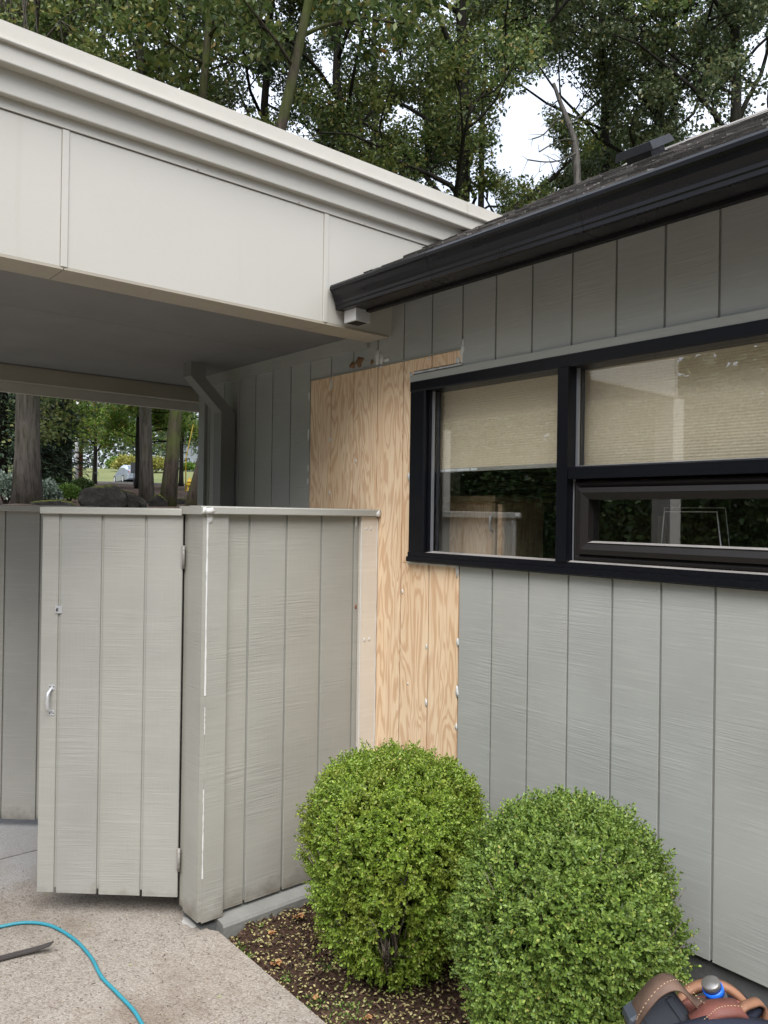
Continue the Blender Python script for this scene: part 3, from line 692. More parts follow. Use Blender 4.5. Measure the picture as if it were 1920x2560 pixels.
# ------------------------------------------------------------------ enclosure: side fence, gate, rear fence
FT = 1.823
m_gap_shadow = plain('gate gap shadow', (.03, .026, .022), .9)
fe = thing('enclosure_fence', 'grey board fence between the shrubs and the open gate, joined to the wall', 'fence', (2.1, 3.2, 0))
YR = 3.125
MB().box(1.628, 2.60, YR+.0045, YR+.03, .06, FT).build('fence_backing', m_backing, fe)
gr = [1.73, 1.848, 2.051, 2.254, 2.456, 2.492]
for a, b2 in zip(gr[:-1], gr[1:]):
    d = random.uniform(-.0008, .0008); zb = .045+random.uniform(-.004, .006); a2 = a+.0055; b3 = b2-.0055
    MB().prism([(a2, YR+.008), (a2, YR-.0005+d), (a2+.0015, YR-.002+d), (b3-.0015, YR-.002+d), (b3, YR-.0005+d), (b3, YR+.008)], zb, FT, 'z').build('fence_board', m_fence, fe)
MB().prism([(1.626, YR+.02), (1.626, YR-.020), (1.6285, YR-.0225), (1.7285, YR-.0225), (1.7305, YR-.02), (1.7305, YR+.02)], .035, FT, 'z').build('corner_trim', m_fence, fe)
MB().box(1.604, 1.6258, YR-.0222, YR+.115, .045, FT).build('corner_trim', m_fence, fe)
MB().box(1.612, 1.6258, YR+.1155, YR+.165, .05, FT).build('gate_jamb', m_fence, fe)
MB().box(1.6125, 1.630, YR+.1655, YR+.215, .05, FT).build('gate_gap_shadow', m_gap_shadow, fe)  # strip coloured near black to paint the shadow in the gap beside the gate
MB().box(1.6262, 1.70, YR+.0305, YR+.165, .05, FT-.001).build('corner_post', m_fence, fe)
MB().prism([(2.492, YR+.02), (2.492, YR-.016), (2.494, YR-.018), (2.594, YR-.018), (2.596, YR-.016), (2.596, YR+.02)], .05, FT-.001, 'z').build('end_trim', m_cream, fe, 'new cream primed trim board against the wall')
MB().prism([(YR-.040, FT+.0005), (YR-.043, FT+.004), (YR-.043, FT+.031), (YR-.040, FT+.035), (YR+.07, FT+.038), (YR+.07, FT+.0005)], 1.585, 2.600, 'x').build('cap', m_cap, fe)
MB().prism([(1.585, YR+.0705), (1.585, YR+.17), (1.70, YR+.17), (1.70, YR+.0705)], FT+.0005, FT+.036, 'z').build('cap', m_cap, fe)
MB().prism([(YR-.075, -.2), (YR-.075, .010), (YR-.066, .022), (YR+.0, .032), (YR+.05, .032), (YR+.05, -.2)], 1.705, 2.61, 'x').build('base_curb', m_curb, fe)
MB().box(1.63, 1.704, YR-.008, YR+.16, -.2, .006).build('base_curb', m_found, fe)
# caulk on the fence
def fline(x0, z0, x1, z1, y, hw=(.002, .0045), seed=1, n=26):
    rs2 = random.Random(seed); vs = []; fs = []
    for q in range(n+1):
        f = q/n; x = x0+(x1-x0)*f+rs2.uniform(-.0006, .0006); z = z0+(z1-z0)*f; h_ = rs2.uniform(*hw)
        vs += [(x-h_, y, z), (x+h_, y, z), (x, y-.0016, z)]
    for q in range(n): fs += [(3*q, 3*q+2, 3*q+5, 3*q+3), (3*q+2, 3*q+1, 3*q+4, 3*q+5)]
    MB().add(vs, fs, True).build('caulk_line', m_caulk, fe)
fline(1.6255, FT, 1.6255, 1.03, YR-.0232, (.0026, .0052), 1)
fline(1.6262, .98, 1.6262, .86, YR-.0230, (.001, .0025), 2)
fline(1.6262, .62, 1.6262, .23, YR-.0230, (.0015, .004), 3)
fline(2.4925, FT-.03, 2.4925, .3, YR-.0187, (.003, .0055), 4)
fline(2.5965, FT-.01, 2.5965, .3, YR-.0187, (.002, .005), 5)
def fsm(x, z, wx, hz, y=YR-.0188, mat=None, seed=0, name='filler_patch'):
    rs2 = random.Random(seed+int(x*999+z*333)); n = 11
    pts = [(x+wx*.5*math.cos(2*math.pi*q/n)*rs2.uniform(.6, 1.2), z+hz*.5*math.sin(2*math.pi*q/n)*rs2.uniform(.6, 1.2)) for q in range(n)]
    vs = [(p[0], y, p[1]) for p in pts] + [(x, y-.001, z)] + [(p[0], y+.0025, p[1]) for p in pts]
    MB().add(vs, [(n, (q+1) % n, q) for q in range(n)] + [(q, (q+1) % n, n+1+(q+1) % n, n+1+q) for q in range(n)], True).build(name, mat or m_caulk, fe)
for (x, z) in ((2.523, 1.76), (2.556, 1.76), (2.522, 1.19), (2.555, 1.19), (2.52, .62), (2.552, .61)): fsm(x, z, .014, .022)
fsm(1.628, FT+.016, .05, .03, YR-.0436); fsm(1.60, FT+.018, .02, .03, YR-.0436); fsm(2.585, FT+.014, .03, .04, YR-.0436); fsm(2.47, FT-.03, .014, .06, YR-.0036); fsm(1.640, FT-.02, .03, .05, YR-.0230)
fsm(2.475, 1.36, .010, .03, YR-.0036, plain('red brown scuff', (.25, .09, .05), .8), name='scuff_mark')

# the gate, swung open
GX, GY = 1.598, 3.278; gd = Vector((-.743, .669, 0)).normalized(); gn = Vector((gd.y, -gd.x, 0)); gn = -gn if gn.y > 0 else gn
gt = thing('gate', 'open grey board gate with a silver pull handle, hinged on the fence corner', 'gate', (GX, GY, 0))
def GW(v):   # gate frame: u from hinge to free edge, d out of the front, z
    u, d, z = v; p = Vector((GX, GY, 0)) + gd*u + gn*d; return (p.x, p.y, z)
GZ0, GZ1 = .088, 1.815
gl = [.003, .170, .369, .564, .646]
for q, (a, b2) in enumerate(zip(gl[:-1], gl[1:])):
    d = random.uniform(-.0006, .0006)
    a2 = a + (.0058 if q else 0); b3 = b2 - (.0058 if q < 3 else 0)
    zb = GZ0 + (.646-a)*-.012 + .012
    MB().prism([(a2, -.010), (a2, .0+d-.0015), (a2+.0015, d), (b3-.0015, d), (b3, d-.0015), (b3, -.010)], zb, GZ1, 'z').build('gate_board', m_gate, gt, fn=GW)
MB().box(.006, .643, -.020, -.0075, GZ0+.03, GZ1-.002).build('gate_backing', m_trim, gt, fn=GW)
MB().box(.02, .63, -.058, -.0205, GZ0+.15, GZ0+.24).build('gate_rail', m_trim, gt, fn=GW)
MB().box(.02, .63, -.058, -.0205, GZ1-.24, GZ1-.15).build('gate_rail', m_trim, gt, fn=GW)
MB().prism([(.0185, GZ1+.0005), (.0205, GZ1+.003), (.0205, GZ1+.027), (.018, GZ1+.03), (-.06, GZ1+.034), (-.06, GZ1+.0005)], .004, .650, 'x').build('gate_cap', m_cap, gt, fn=GW)
for zc in (1.628, .262):
    h = MB(); h.tube([(-.003, .004, zc-.052), (-.003, .004, zc+.052)], .0065, 10)
    for q in range(1, 5): h.tube([(-.003, .004, zc-.052+q*.0208-.0006), (-.003, .004, zc-.052+q*.0208+.0006)], .0072, 10)
    h.box(.004, .011, -.004, .0022, zc-.05, zc+.05)
    h.build('hinge', m_hinge, gt, fn=GW)
# pull handle
ph = MB()
ph.box(.577, .604, .0005, .0025, 1.016, 1.040)
hp = MB()
path = [(.590, .002, 1.022), (.593, .012, 1.018), (.598, .024, 1.003), (.599, .028, .97), (.598, .024, .937), (.593, .012, .922), (.590, .002, .918)]
hp.tube(path, [.006, .006, .0075, .0085, .0075, .006, .006], 10)
hd_ = ph.build('pull_handle', m_zinc, gt, fn=GW)
hp.build('grip', m_zinc, hd_, fn=GW)
MB().box(.577, .604, .0005, .0025, .900, .924).build('foot_plate', m_zinc, hd_, fn=GW)
sc_ = MB()
for zc in (1.03, .910):
    for uu in (.582, .599): sc_.tube([(uu, .0024, zc), (uu, .0033, zc)], .0030, 8)
sc_.build('screws', m_dark, hd_, fn=GW)
lt = MB(); lt.box(.549, .581, .0008, .0045, 1.364, 1.398)
lt_ = lt.build('latch_plate', m_zinc, gt, fn=GW)
MB().tube([(.570, .0030, 1.373), (.572, .012, 1.380), (.569, .013, 1.388), (.565, .010, 1.384)], .0026, 6).build('latch_hook', m_dark, lt_, fn=GW)
# rear fence panel behind the gate
rfn = thing('rear_fence', 'darker grey board fence standing back behind the open gate under the canopy', 'fence', (.8, 5.2, 0))
bx, by = 1.62, 4.505
def BWf(v):
    u, d, z = v; p = Vector((bx, by, 0)) + gd*u + gn*d; return (p.x, p.y, z)
MB().box(0, 2.0, -.03, -.0085, .07, FT).build('fence_backing', m_backing, rfn, fn=BWf)
u = .098
us = [0, .300, .343]; uu = .343
us = [.0]; 
for q in range(11): us.append(.088+q*.2032)
for a, b2 in zip(us[:-1], us[1:]):
    if b2 > 2.1: break
    MB().prism([(a+.004, -.01), (a+.004, -.0015), (a+.0055, 0), (b2-.0055, 0), (b2-.004, -.0015), (b2-.004, -.01)], .052+random.uniform(0, .006), FT, 'z').build('fence_board', m_fence, rfn, fn=BWf)
MB().prism([(.034, FT+.0005), (.036, FT+.004), (.036, FT+.031), (.033, FT+.034), (-.06, FT+.036), (-.06, FT+.0005)], -.02, 2.1, 'x').build('cap', m_cap, rfn, fn=BWf)
MB().box(0, .09, -.12, -.031, 0, FT).build('fence_post', m_trim, rfn, fn=BWf)
MB().box(1.95, 2.04, -.12, -.031, 0, FT).build('fence_post', m_trim, rfn, fn=BWf)
MB().box(1.0, 1.09, -.12, -.031, 0, FT).build('fence_post', m_trim, rfn, fn=BWf)

# ------------------------------------------------------------------ clipped boxwood shrubs
BOXW = [(0, (0.1114, 0.1755, 0.0226)), (0.25, (0.1486, 0.2393, 0.0269)), (0.55, (0.197, 0.297, 0.035)), (0.8, (0.2478, 0.3503, 0.048)), (0.975, (0.3396, 0.4117, 0.0809)), (1, (0.4754, 0.403, 0.1398))]
BOXW2 = [(0, (0.0943, 0.1557, 0.0295)), (0.25, (0.1241, 0.209, 0.0363)), (0.55, (0.165, 0.258, 0.045)), (0.8, (0.2171, 0.3064, 0.0586)), (0.975, (0.2884, 0.3646, 0.0754)), (1, (0.4025, 0.3386, 0.1064))]
m_box1 = leafmat('boxwood leaf', BOXW, .22, .38, (7, .45, (.22, .23, .032)))
m_box2 = leafmat('boxwood leaf cool', BOXW2, .22, .38, (7, .35, (.14, .19, .05)))
m_twig = barkmat('boxwood twig', (.20, .17, .135), 0, sc=40)
def boxwood(label, cx, cy, H, prof, rad, mat, seed, nsh, bare=()):
    rg = np.random.default_rng(seed); t_ = thing('boxwood_shrub', label, 'shrub', (cx, cy, -.03), 'clipped boxwood shrubs in the bed')
    zs = np.array([p[0] for p in prof]); rsn = np.array([p[1] for p in prof])
    def radius(zf, th):
        r_ = np.interp(zf, zs, rsn)*rad
        lump = 1 + .055*np.sin(3*th+zf*5+seed) + .04*np.sin(7*th-zf*9+seed*2) + .025*np.sin(13*th+zf*17) + .02*np.sin(23*th-zf*31)
        return r_*lump
    # sample uniformly by area on the profile
    zz = np.linspace(0, 1, 400); rr = np.interp(zz, zs, rsn)*rad
    ds_ = np.hypot(np.diff(zz*H), np.diff(rr))*(rr[1:]+rr[:-1]); cdf = np.concatenate([[0], np.cumsum(ds_)]); cdf /= cdf[-1]
    zf = np.interp(rg.random(nsh), cdf, zz); th = rg.random(nsh)*2*np.pi
    for (bt, bz, bw, bh, keep) in bare:       # thin places where twigs show
        dth = np.angle(np.exp(1j*(th-bt))); k_ = ((dth/bw)**2+((zf-bz)/bh)**2 < 1) & (rg.random(len(zf)) > keep); zf, th = zf[~k_], th[~k_]
    n = len(zf)
    dep = rg.random(n)**1.6*.075; r_ = radius(zf, th); e = .012
    drdz = (np.interp(np.clip(zf+e, 0, 1), zs, rsn)-np.interp(np.clip(zf-e, 0, 1), zs, rsn))*rad/((np.clip(zf+e, 0, 1)-np.clip(zf-e, 0, 1))*H)
    nrm = unit(np.stack([np.cos(th), np.sin(th), -np.clip(drdz, -6, 6)], 1))
    P0 = np.stack([cx+r_*np.cos(th), cy+r_*np.sin(th), zf*H], 1) - nrm*dep[:, None] + nrm*rg.normal(0, .010, (n, 1))
    # low-frequency shape noise gives tufts
    tuft = .015*np.sin(P0[:, 0]*47+seed)*np.sin(P0[:, 1]*43)*np.sin(P0[:, 2]*41+seed)
    P0 += nrm*tuft[:, None]
    stray = rg.random(n) < .012; P0 += nrm*(stray*rg.uniform(.012, .04, n))[:, None]
    ax = unit(nrm*.75 + np.array([[0, 0, .45]]) + rg.normal(0, .33, (n, 3)))
    K = 7; Pa, Da, Na, La, Wa = [], [], [], [], []
    a = rg.normal(size=(n, 3)); s1_ = unit(np.cross(ax, a)); s2_ = np.cross(ax, s1_)
    sz = rg.uniform(.8, 1.25, n)
    for q in range(K):
        an = q*2.4 + rg.normal(0, .3, n); rad_ = s1_*np.cos(an)[:, None]+s2_*np.sin(an)[:, None]
        f = q/(K-1); spread = 1.0-.55*f
        Pa.append(P0 + ax*((f*.030-.008)*sz)[:, None]); Da.append(ax*(1-.6*spread) + rad_*spread + rg.normal(0, .15, (n, 3)))
        Na.append(ax*1.0 - rad_*.3 + rg.normal(0, .2, (n, 3))); La.append(rg.uniform(.0115, .0165, n)*sz*(1-.25*f)); Wa.append(rg.uniform(.0068, .0095, n)*sz*(1-.2*f))
    V, F = leaves(np.concatenate(Pa), np.concatenate(Da), np.concatenate(Na), np.concatenate(La), np.concatenate(Wa), .22)
    np_mesh('foliage', V, F, mat, t_)
    # stems: a fan of woody branches inside
    st = MB(); rs2 = random.Random(seed)
    for q in range(34):
        an = rs2.uniform(0, 6.28); zf_ = rs2.uniform(.25, .9); r1 = float(np.interp(zf_, zs, rsn))*rad*rs2.uniform(.78, .97)
        b0 = (cx+.05*math.cos(an), cy+.05*math.sin(an), -.06); e1 = (cx+r1*math.cos(an), cy+r1*math.sin(an), zf_*H)
        md = tuple(b0[i_]*.5+e1[i_]*.5 + (rs2.uniform(-.03, .03)) for i_ in range(3))
        st.tube([b0, md, e1], [.009, .006, .002], 5)
        for k_ in range(4):
            dd = [rs2.uniform(-.07, .07) for _ in range(3)]; st.tube([md, tuple(md[i_]*.5+e1[i_]*.5+dd[i_]*.5 for i_ in range(3)), tuple(e1[i_]+dd[i_] for i_ in range(3))], [.004, .003, .001], 4)
    st.build('stems', m_twig, t_)
    # inner mass of short leafless twigs keeps the far side from showing through
    m = 9000; zf = rg.uniform(.04, .93, m); th = rg.random(m)*2*np.pi
    for (bt, bz, bw, bh, keep) in bare:
        k_ = ((np.angle(np.exp(1j*(th-bt)))/(bw*1.1))**2+((zf-bz)/(bh*1.1))**2 < 1) & (rg.random(len(zf)) > .02); zf, th = zf[~k_], th[~k_]
    m = len(zf); r_ = radius(zf, th)*rg.uniform(.35, .80, m)
    P1 = np.stack([cx+r_*np.cos(th), cy+r_*np.sin(th), zf*H], 1)
    V, F = leaves(P1, rg.normal(size=(m, 3)), rg.normal(size=(m, 3)), rg.uniform(.03, .05, m), rg.uniform(.018, .028, m), .2)
    o = np_mesh('inner_leaves', V, F, mat, t_)
    return t_
B1P = [(0, .36), (.06, .50), (.2, .76), (.4, .93), (.6, 1.), (.76, .99), (.87, .86), (.94, .62), (.985, .3), (1, .02)]
boxwood('yellowish boxwood shrub beside the fence, with a thin twiggy patch low down', 2.095, 2.365, .862, B1P, .345, m_box1, 11, 12500, ((R(228), .23, .27, .17, .07), (R(238), .42, .08, .14, .12), (R(219), .36, .05, .10, .15), (R(205), .86, .12, .05, .35), (R(262), .68, .07, .09, .3), (R(250), .60, .05, .06, .3), (R(284), .2, .2, .2, .4)))
B2P = [(0, .50), (.08, .68), (.22, .88), (.4, .99), (.55, 1.), (.72, .93), (.85, .77), (.93, .56), (.98, .30), (1, .02)]
boxwood('fuller blue-green boxwood shrub in front of the grey siding under the window', 2.175, 1.575, .880, B2P, .350, m_box2, 23, 14000, ((R(200), .55, .05, .06, .5), (R(262), .30, .06, .10, .5)))

# ------------------------------------------------------------------ bed litter, weeds, dry leaves
def litter(name, n, stops, ln, wd, seed, area=(EDGE+.01, 2.6, .6, 3.06), zoff=.004):
    rg = np.random.default_rng(seed); x = rg.uniform(area[0], area[1], n); y = rg.uniform(area[2], area[3], n)
    z = soil_h(x, y)+zoff+rg.random(n)*.006
    D = np.stack([rg.normal(size=n), rg.normal(size=n), rg.normal(0, .25, n)], 1); Nn = np.stack([rg.normal(0, .35, n), rg.normal(0, .35, n), np.ones(n)], 1)
    V, F = leaves(np.stack([x, y, z], 1), D, Nn, rg.uniform(*ln, n), rg.uniform(*wd, n), .2)
    o = np_mesh(name, V, F, leafmat(name+' material', stops, .05, .8)); o['kind'] = 'stuff'; o['label'] = name.replace('_', ' ')+' scattered over the soil bed'
litter('bark_chips', 9000, [(0, (.02, .010, .007)), (.5, (.05, .027, .017)), (.85, (.10, .055, .035)), (1, (.17, .11, .07))], (.008, .035), (.003, .009), 4)
litter('fallen_small_leaves', 6000, [(0, (.30, .24, .10)), (.5, (.42, .36, .17)), (.85, (.22, .24, .07)), (1, (.55, .47, .28))], (.010, .018), (.006, .010), 5)
m_dry = leafmat('dry oak leaf', [(0, (.22, .10, .04)), (.5, (.34, .17, .07)), (1, (.42, .24, .11))], .1, .7)
DL = ['large orange brown dry leaf near the slab edge, closest to the fence corner', 'dry brown leaf on dark soil near the slab, below the first shrub', 'small dry leaf beside the feathery weed', 'dry leaf lying between the two shrubs', 'tiny curled dry leaf at the slab edge by the grass tuft', 'dry brown leaf at the foot of the blue green shrub', 'dry leaf close to the fence curb', 'dry leaf against the curb right of the green seedling']
for q, (x, y, s) in enumerate(((1.77, 2.74, .055), (1.80, 2.05, .05), (1.83, 2.22, .04), (1.93, 2.02, .06), (1.75, 2.42, .03), (1.98, 1.93, .05), (1.86, 2.93, .04), (2.02, 2.95, .06))):
    rg = np.random.default_rng(40+q); k_ = 5
    an = rg.uniform(0, 6.28); dirs = np.array([[math.cos(an+d), math.sin(an+d), .25] for d in (-.9, -.45, 0, .45, .9)])
    zz = float(soil_h(np.array(x), np.array(y)))+.012
    V, F = leaves(np.repeat([[x, y, zz]], k_, 0), dirs, np.repeat([[.1, .1, 1]], k_, 0), np.array([.6, .8, 1, .8, .6])*s, np.full(k_, s*.38), .3)
    o = np_mesh('dry_leaf', V, F, m_dry); set_props(o, DL[q], 'leaf', 'dry oak leaves on the soil bed')
m_weed = leafmat('weed leaf', [(0, (.06, .13, .02)), (.6, (.12, .22, .035)), (1, (.20, .30, .06))], .3, .5)
WD = [(1.712, 2.93, .05, 60, 'tiny green weed at the slab edge near the fence corner'), (1.716, 2.86, .045, 60, 'small green weed tuft growing along the concrete edge'), (1.74, 2.42, .06, 80, 'low grass tuft beside the slab, in front of the first shrub'),
      (1.80, 2.27, .09, 160, 'feathery green weed in front of the first shrub'), (1.905, 2.56, .05, 50, 'sprig of grass at the foot of the yellowish shrub'), (1.86, 3.0, .035, 25, 'single green seedling near the fence curb'), (1.75, 2.62, .04, 40, 'sparse green weed on the pale litter'), (1.84, 2.10, .05, 50, 'little weed on the dark soil between the shrubs and slab')]
for q, (x, y, s, n, lab) in enumerate(WD):
    rg = np.random.default_rng(70+q); P1 = np.stack([x+rg.normal(0, s*.35, n), y+rg.normal(0, s*.45, n), np.zeros(n)], 1); P1[:, 2] = soil_h(P1[:, 0], P1[:, 1])+rg.random(n)*s*.3
    V, F = leaves(P1, np.stack([rg.normal(0, .6, n), rg.normal(0, .6, n), np.full(n, .8)], 1), rg.normal(size=(n, 3)), rg.uniform(.006, .016, n), rg.uniform(.003, .007, n), .2)
    o = np_mesh('weed', V, F, m_weed); set_props(o, lab, 'weed', 'small weeds in the soil bed')
# pavement litter
rg = np.random.default_rng(9); n = 760; x = rg.uniform(.5, 1.66, n); y = rg.uniform(2.2, 4.2, n)
V, F = leaves(np.stack([x, y, np.full(n, .002)], 1), np.stack([rg.normal(size=n), rg.normal(size=n), np.full(n, .05)], 1), np.stack([rg.normal(0, .2, n), rg.normal(0, .2, n), np.ones(n)], 1), rg.uniform(.004, .020, n), rg.uniform(.002, .005, n), .2)
o = np_mesh('pavement_grit', V, F, leafmat('grit', [(0, (.08, .06, .045)), (.6, (.2, .15, .1)), (.9, (.38, .32, .25)), (1, (.2, .25, .06))], .0, .9)); o['kind'] = 'stuff'

# ------------------------------------------------------------------ hose, pry bar, tool pouch
def spline(P, n=10):
    P = [Vector(p) for p in P]; out_ = []
    for i_ in range(len(P)-1):
        p0, p1, p2, p3 = P[max(i_-1, 0)], P[i_], P[i_+1], P[min(i_+2, len(P)-1)]
        for k_ in range(n):
            t_ = k_/n; out_.append(.5*((2*p1)+(p2-p0)*t_+(2*p0-5*p1+4*p2-p3)*t_*t_+(3*p1-p0-3*p2+p3)*t_**3))
    return out_+[P[-1]]
m_hose = plain('cyan hose rubber', (.022, .21, .27), .45, 0, .5, .08, 60, .0005)
hz = [(.6, 3.62, .008), (.8, 3.70, .008), (.956, 3.674, .008), (1.054, 3.640, .008), (1.13, 3.545, .008), (1.172, 3.37, .008), (1.178, 3.19, .008), (1.162, 3.03, .008), (1.170, 2.88, .008), (1.172, 2.70, .008), (1.12, 2.45, .008), (.9, 2.1, .008), (.5, 1.6, .008)]
o = MB().tube(spline(hz), .0070, 10).build('hose', m_hose); set_props(o, 'bright cyan air hose curving over the concrete slab', 'hose')
m_iron = plain('dark worn steel', (.085, .075, .072), .5, .5)
pb = MB(); pp = spline([(.66, 3.44, .006), (.80, 3.425, .006), (.93, 3.405, .007), (1.0, 3.385, .012), (1.045, 3.36, .024), (1.068, 3.338, .036)], 6)
vs = []; fs = []
for i_, p in enumerate(pp):
    d = (pp[min(i_+1, len(pp)-1)]-pp[max(i_-1, 0)]).normalized(); s = Vector((d.y, -d.x, 0)).normalized(); hw = .016 if i_ < len(pp)-6 else .018
    for a, b2 in ((-hw, 0), (hw, 0), (hw, .006), (-hw, .006)): vs.append(p+s*a+Vector((0, 0, b2)))
for i_ in range(len(pp)-1):
    for q in range(4): fs.append((i_*4+q, i_*4+(q+1) % 4, i_*4+4+(q+1) % 4, i_*4+4+q))
fs += [(3, 2, 1, 0), tuple(len(vs)-4+q for q in range(4))]
o = pb.add(vs, fs).build('pry_bar', m_iron); set_props(o, 'flat dark steel pry bar with an upturned end lying inside the hose loop', 'pry bar')

# tool pouch lying on an upturned bucket at the right edge
TC = EYE+(Vector((2.126, 1.088, .464))-EYE)*.94; TK = .0002855*.94
def TP(cx, cy, d=0.): return TC + R0*((cx-1000)*TK) + Vector((0, 0, (600-cy)*TK)) - Vector((Fv.x, Fv.y, 0))*d + Vector((0, 0, .655*d))
m_leather = plain('worn brown leather', (.12, .075, .055), .62, 0, .3, .45, 26, .004)
m_leather2 = plain('red brown leather', (.19, .07, .055), .6, 0, .3, .35, 28, .004)
m_tan = plain('orange tan leather', (.27, .135, .08), .6, 0, .3, .35, 28, .004)
m_navy = plain('navy canvas', (.022, .025, .04), .9, 0, .2, .2, 300, .001)
m_case = plain('grey black plastic', (.045, .052, .065), .5, 0, .45, .1, 120, .0006)
m_blue = plain('blue plastic', (.01, .14, .72), .35)
m_grey = plain('dark grey rubber', (.06, .06, .062), .6)
tp = thing('tool_pouch', 'worn brown leather tool pouch with navy canvas resting at the right edge', 'tool pouch', (TC.x, TC.y, .37))
def ribbon(name, pts, width, th, mat, parent, wdir=None):
    P = spline(pts, 6); wd = wdir or Vector((Fv.x, Fv.y, 0)); mb = MB(); vs = []; fs = []
    for i_, p in enumerate(P):
        d = (P[min(i_+1, len(P)-1)]-P[max(i_-1, 0)]).normalized(); nn = d.cross(wd).normalized(); ww = width[min(int(i_/6), len(width)-1)] if hasattr(width, '__len__') else width
        for a, b2 in ((-.5, -.5), (.5, -.5), (.5, .5), (-.5, .5)): vs.append(p+wd*(a*ww)+nn*(b2*th))
    for i_ in range(len(P)-1):
        for q in range(4): fs.append((i_*4+q, i_*4+(q+1) % 4, i_*4+4+(q+1) % 4, i_*4+4+q))
    fs += [(3, 2, 1, 0), tuple(len(vs)-4+q for q in range(4))]
    return mb.add(vs, fs, True).build(name, mat, parent)
ribbon('flap', [TP(310, 860, -.02), TP(345, 730, -.01), TP(420, 590, 0), TP(540, 450, 0), TP(660, 385, 0), TP(760, 400, 0), TP(860, 500, 0), TP(960, 600, 0), TP(1080, 630, .01), TP(1220, 640, .02)], .075, .0045, m_leather, tp)
ribbon('carry_loop', [TP(930, 560, -.10), TP(1020, 460, -.11), TP(1150, 395, -.12), TP(1290, 372, -.12), TP(1420, 400, -.11), TP(1530, 480, -.10), TP(1610, 590, -.09), TP(1670, 740, -.08)], .030, .018, m_tan, tp)
ribbon('pocket', [TP(860, 800, .05), TP(930, 730, .06), TP(1010, 670, .065), TP(1120, 650, .065), TP(1260, 655, .06), TP(1330, 760, .05)], .06, .02, m_leather2, tp)
ribbon('pocket_rim', [TP(1320, 800, .06), TP(1275, 690, .06), TP(1310, 625, .06), TP(1400, 590, .05), TP(1490, 572, .04), TP(1560, 620, .03), TP(1570, 760, .03)], .03, .008, m_tan, tp)
ribbon('strap', [TP(1330, 740, .045), TP(1420, 690, .04), TP(1530, 620, .02), TP(1600, 650, .0), TP(1720, 720, -.02)], .035, .020, m_navy, tp)
ribbon('belt_body', [TP(500, 980, .09), TP(820, 890, .10), TP(1050, 835, .10), TP(1300, 850, .10), TP(1600, 900, .08), TP(1800, 910, .06)], .05, .045, m_navy, tp)
ribbon('belt_side', [TP(1500, 560, -.17), TP(1580, 520, -.17), TP(1680, 600, -.17), TP(1800, 700, -.17)], .05, .06, m_navy, tp)
ribbon('pouch_back', [TP(900, 720, -.06), TP(1050, 640, -.07), TP(1250, 640, -.08), TP(1480, 660, -.08), TP(1640, 780, -.07)], .02, .06, m_leather2, tp)
stc = MB()
for P_ in (spline([TP(330, 770, .026), TP(345, 730, .028), TP(420, 590, .038), TP(540, 450, .038), TP(660, 385, .038), TP(760, 400, .038), TP(860, 500, .038), TP(960, 600, .038), TP(1080, 630, .048), TP(1200, 640, .055)], 8), spline([TP(880, 775, .088), TP(940, 712, .095), TP(1010, 652, .099), TP(1120, 632, .099), TP(1250, 637, .094)], 8)):
    for a_, b_ in zip(P_[::2], P_[1::2]): stc.tube([a_+Vector((0, 0, .0035)), b_+Vector((0, 0, .0035))], .0011, 4)
o = stc.build('stitching', m_oak2, tp); o['kind'] = 'stuff'
# black plastic case in the pouch
tcse = thing('tape_measure', 'charcoal plastic tool case tucked under the leather flap', 'tool', TP(640, 620, .02))
ex = (TP(700, 440)-TP(430, 640)).normalized(); ey = (TP(890, 700)-TP(700, 440)).normalized(); ez = ex.cross(ey).normalized()
ez = ez if ez.dot(Fv) < 0 else -ez
def TQ(v): p = TP(430, 640, .0)+ex*v[0]+ey*v[1]+ez*v[2]; return (p.x, p.y, p.z)
ee = .012; Lx = (TP(700, 440)-TP(430, 640)).length; Ly = (TP(890, 700)-TP(700, 440)).length
cs = MB(); X0, X1, Y0_, Y1_ = -.06, Lx, 0, Ly+.03
def rr2(a, b2, c, d, e): return [(a+e, b2), (c-e, b2), (c, b2+e), (c, d-e), (c-e, d), (a+e, d), (a, d-e), (a, b2+e)]
A = rr2(X0, Y0_, X1, Y1_, .012); B = rr2(X0+.006, Y0_+.006, X1-.006, Y1_-.006, .010)
vs = [(*p, -.05) for p in A]+[(*p, .004) for p in A]+[(*p, .010) for p in B]
fs = [(q, (q+1) % 8, 8+(q+1) % 8, 8+q) for q in range(8)]+[(8+q, 8+(q+1) % 8, 16+(q+1) % 8, 16+q) for q in range(8)]+[tuple(range(16, 24)), tuple(range(8))[::-1]]
cs.add(vs, fs).build('body', m_case, tcse, fn=TQ)
MB().box(X1-.028, X1-.012, Y0_+.008, Y1_-.01, .0102, .0145).build('raised_edge', m_case, tcse, fn=TQ)
for q in range(4): MB().box(X0+.008+q*.012, X0+.014+q*.012, Y0_+.01, Y1_-.02, .0102, .013).build('grip_rib', m_case, tcse, fn=TQ)
m_cap_end = plain('worn dull steel', (.22, .21, .20), .35, .6)
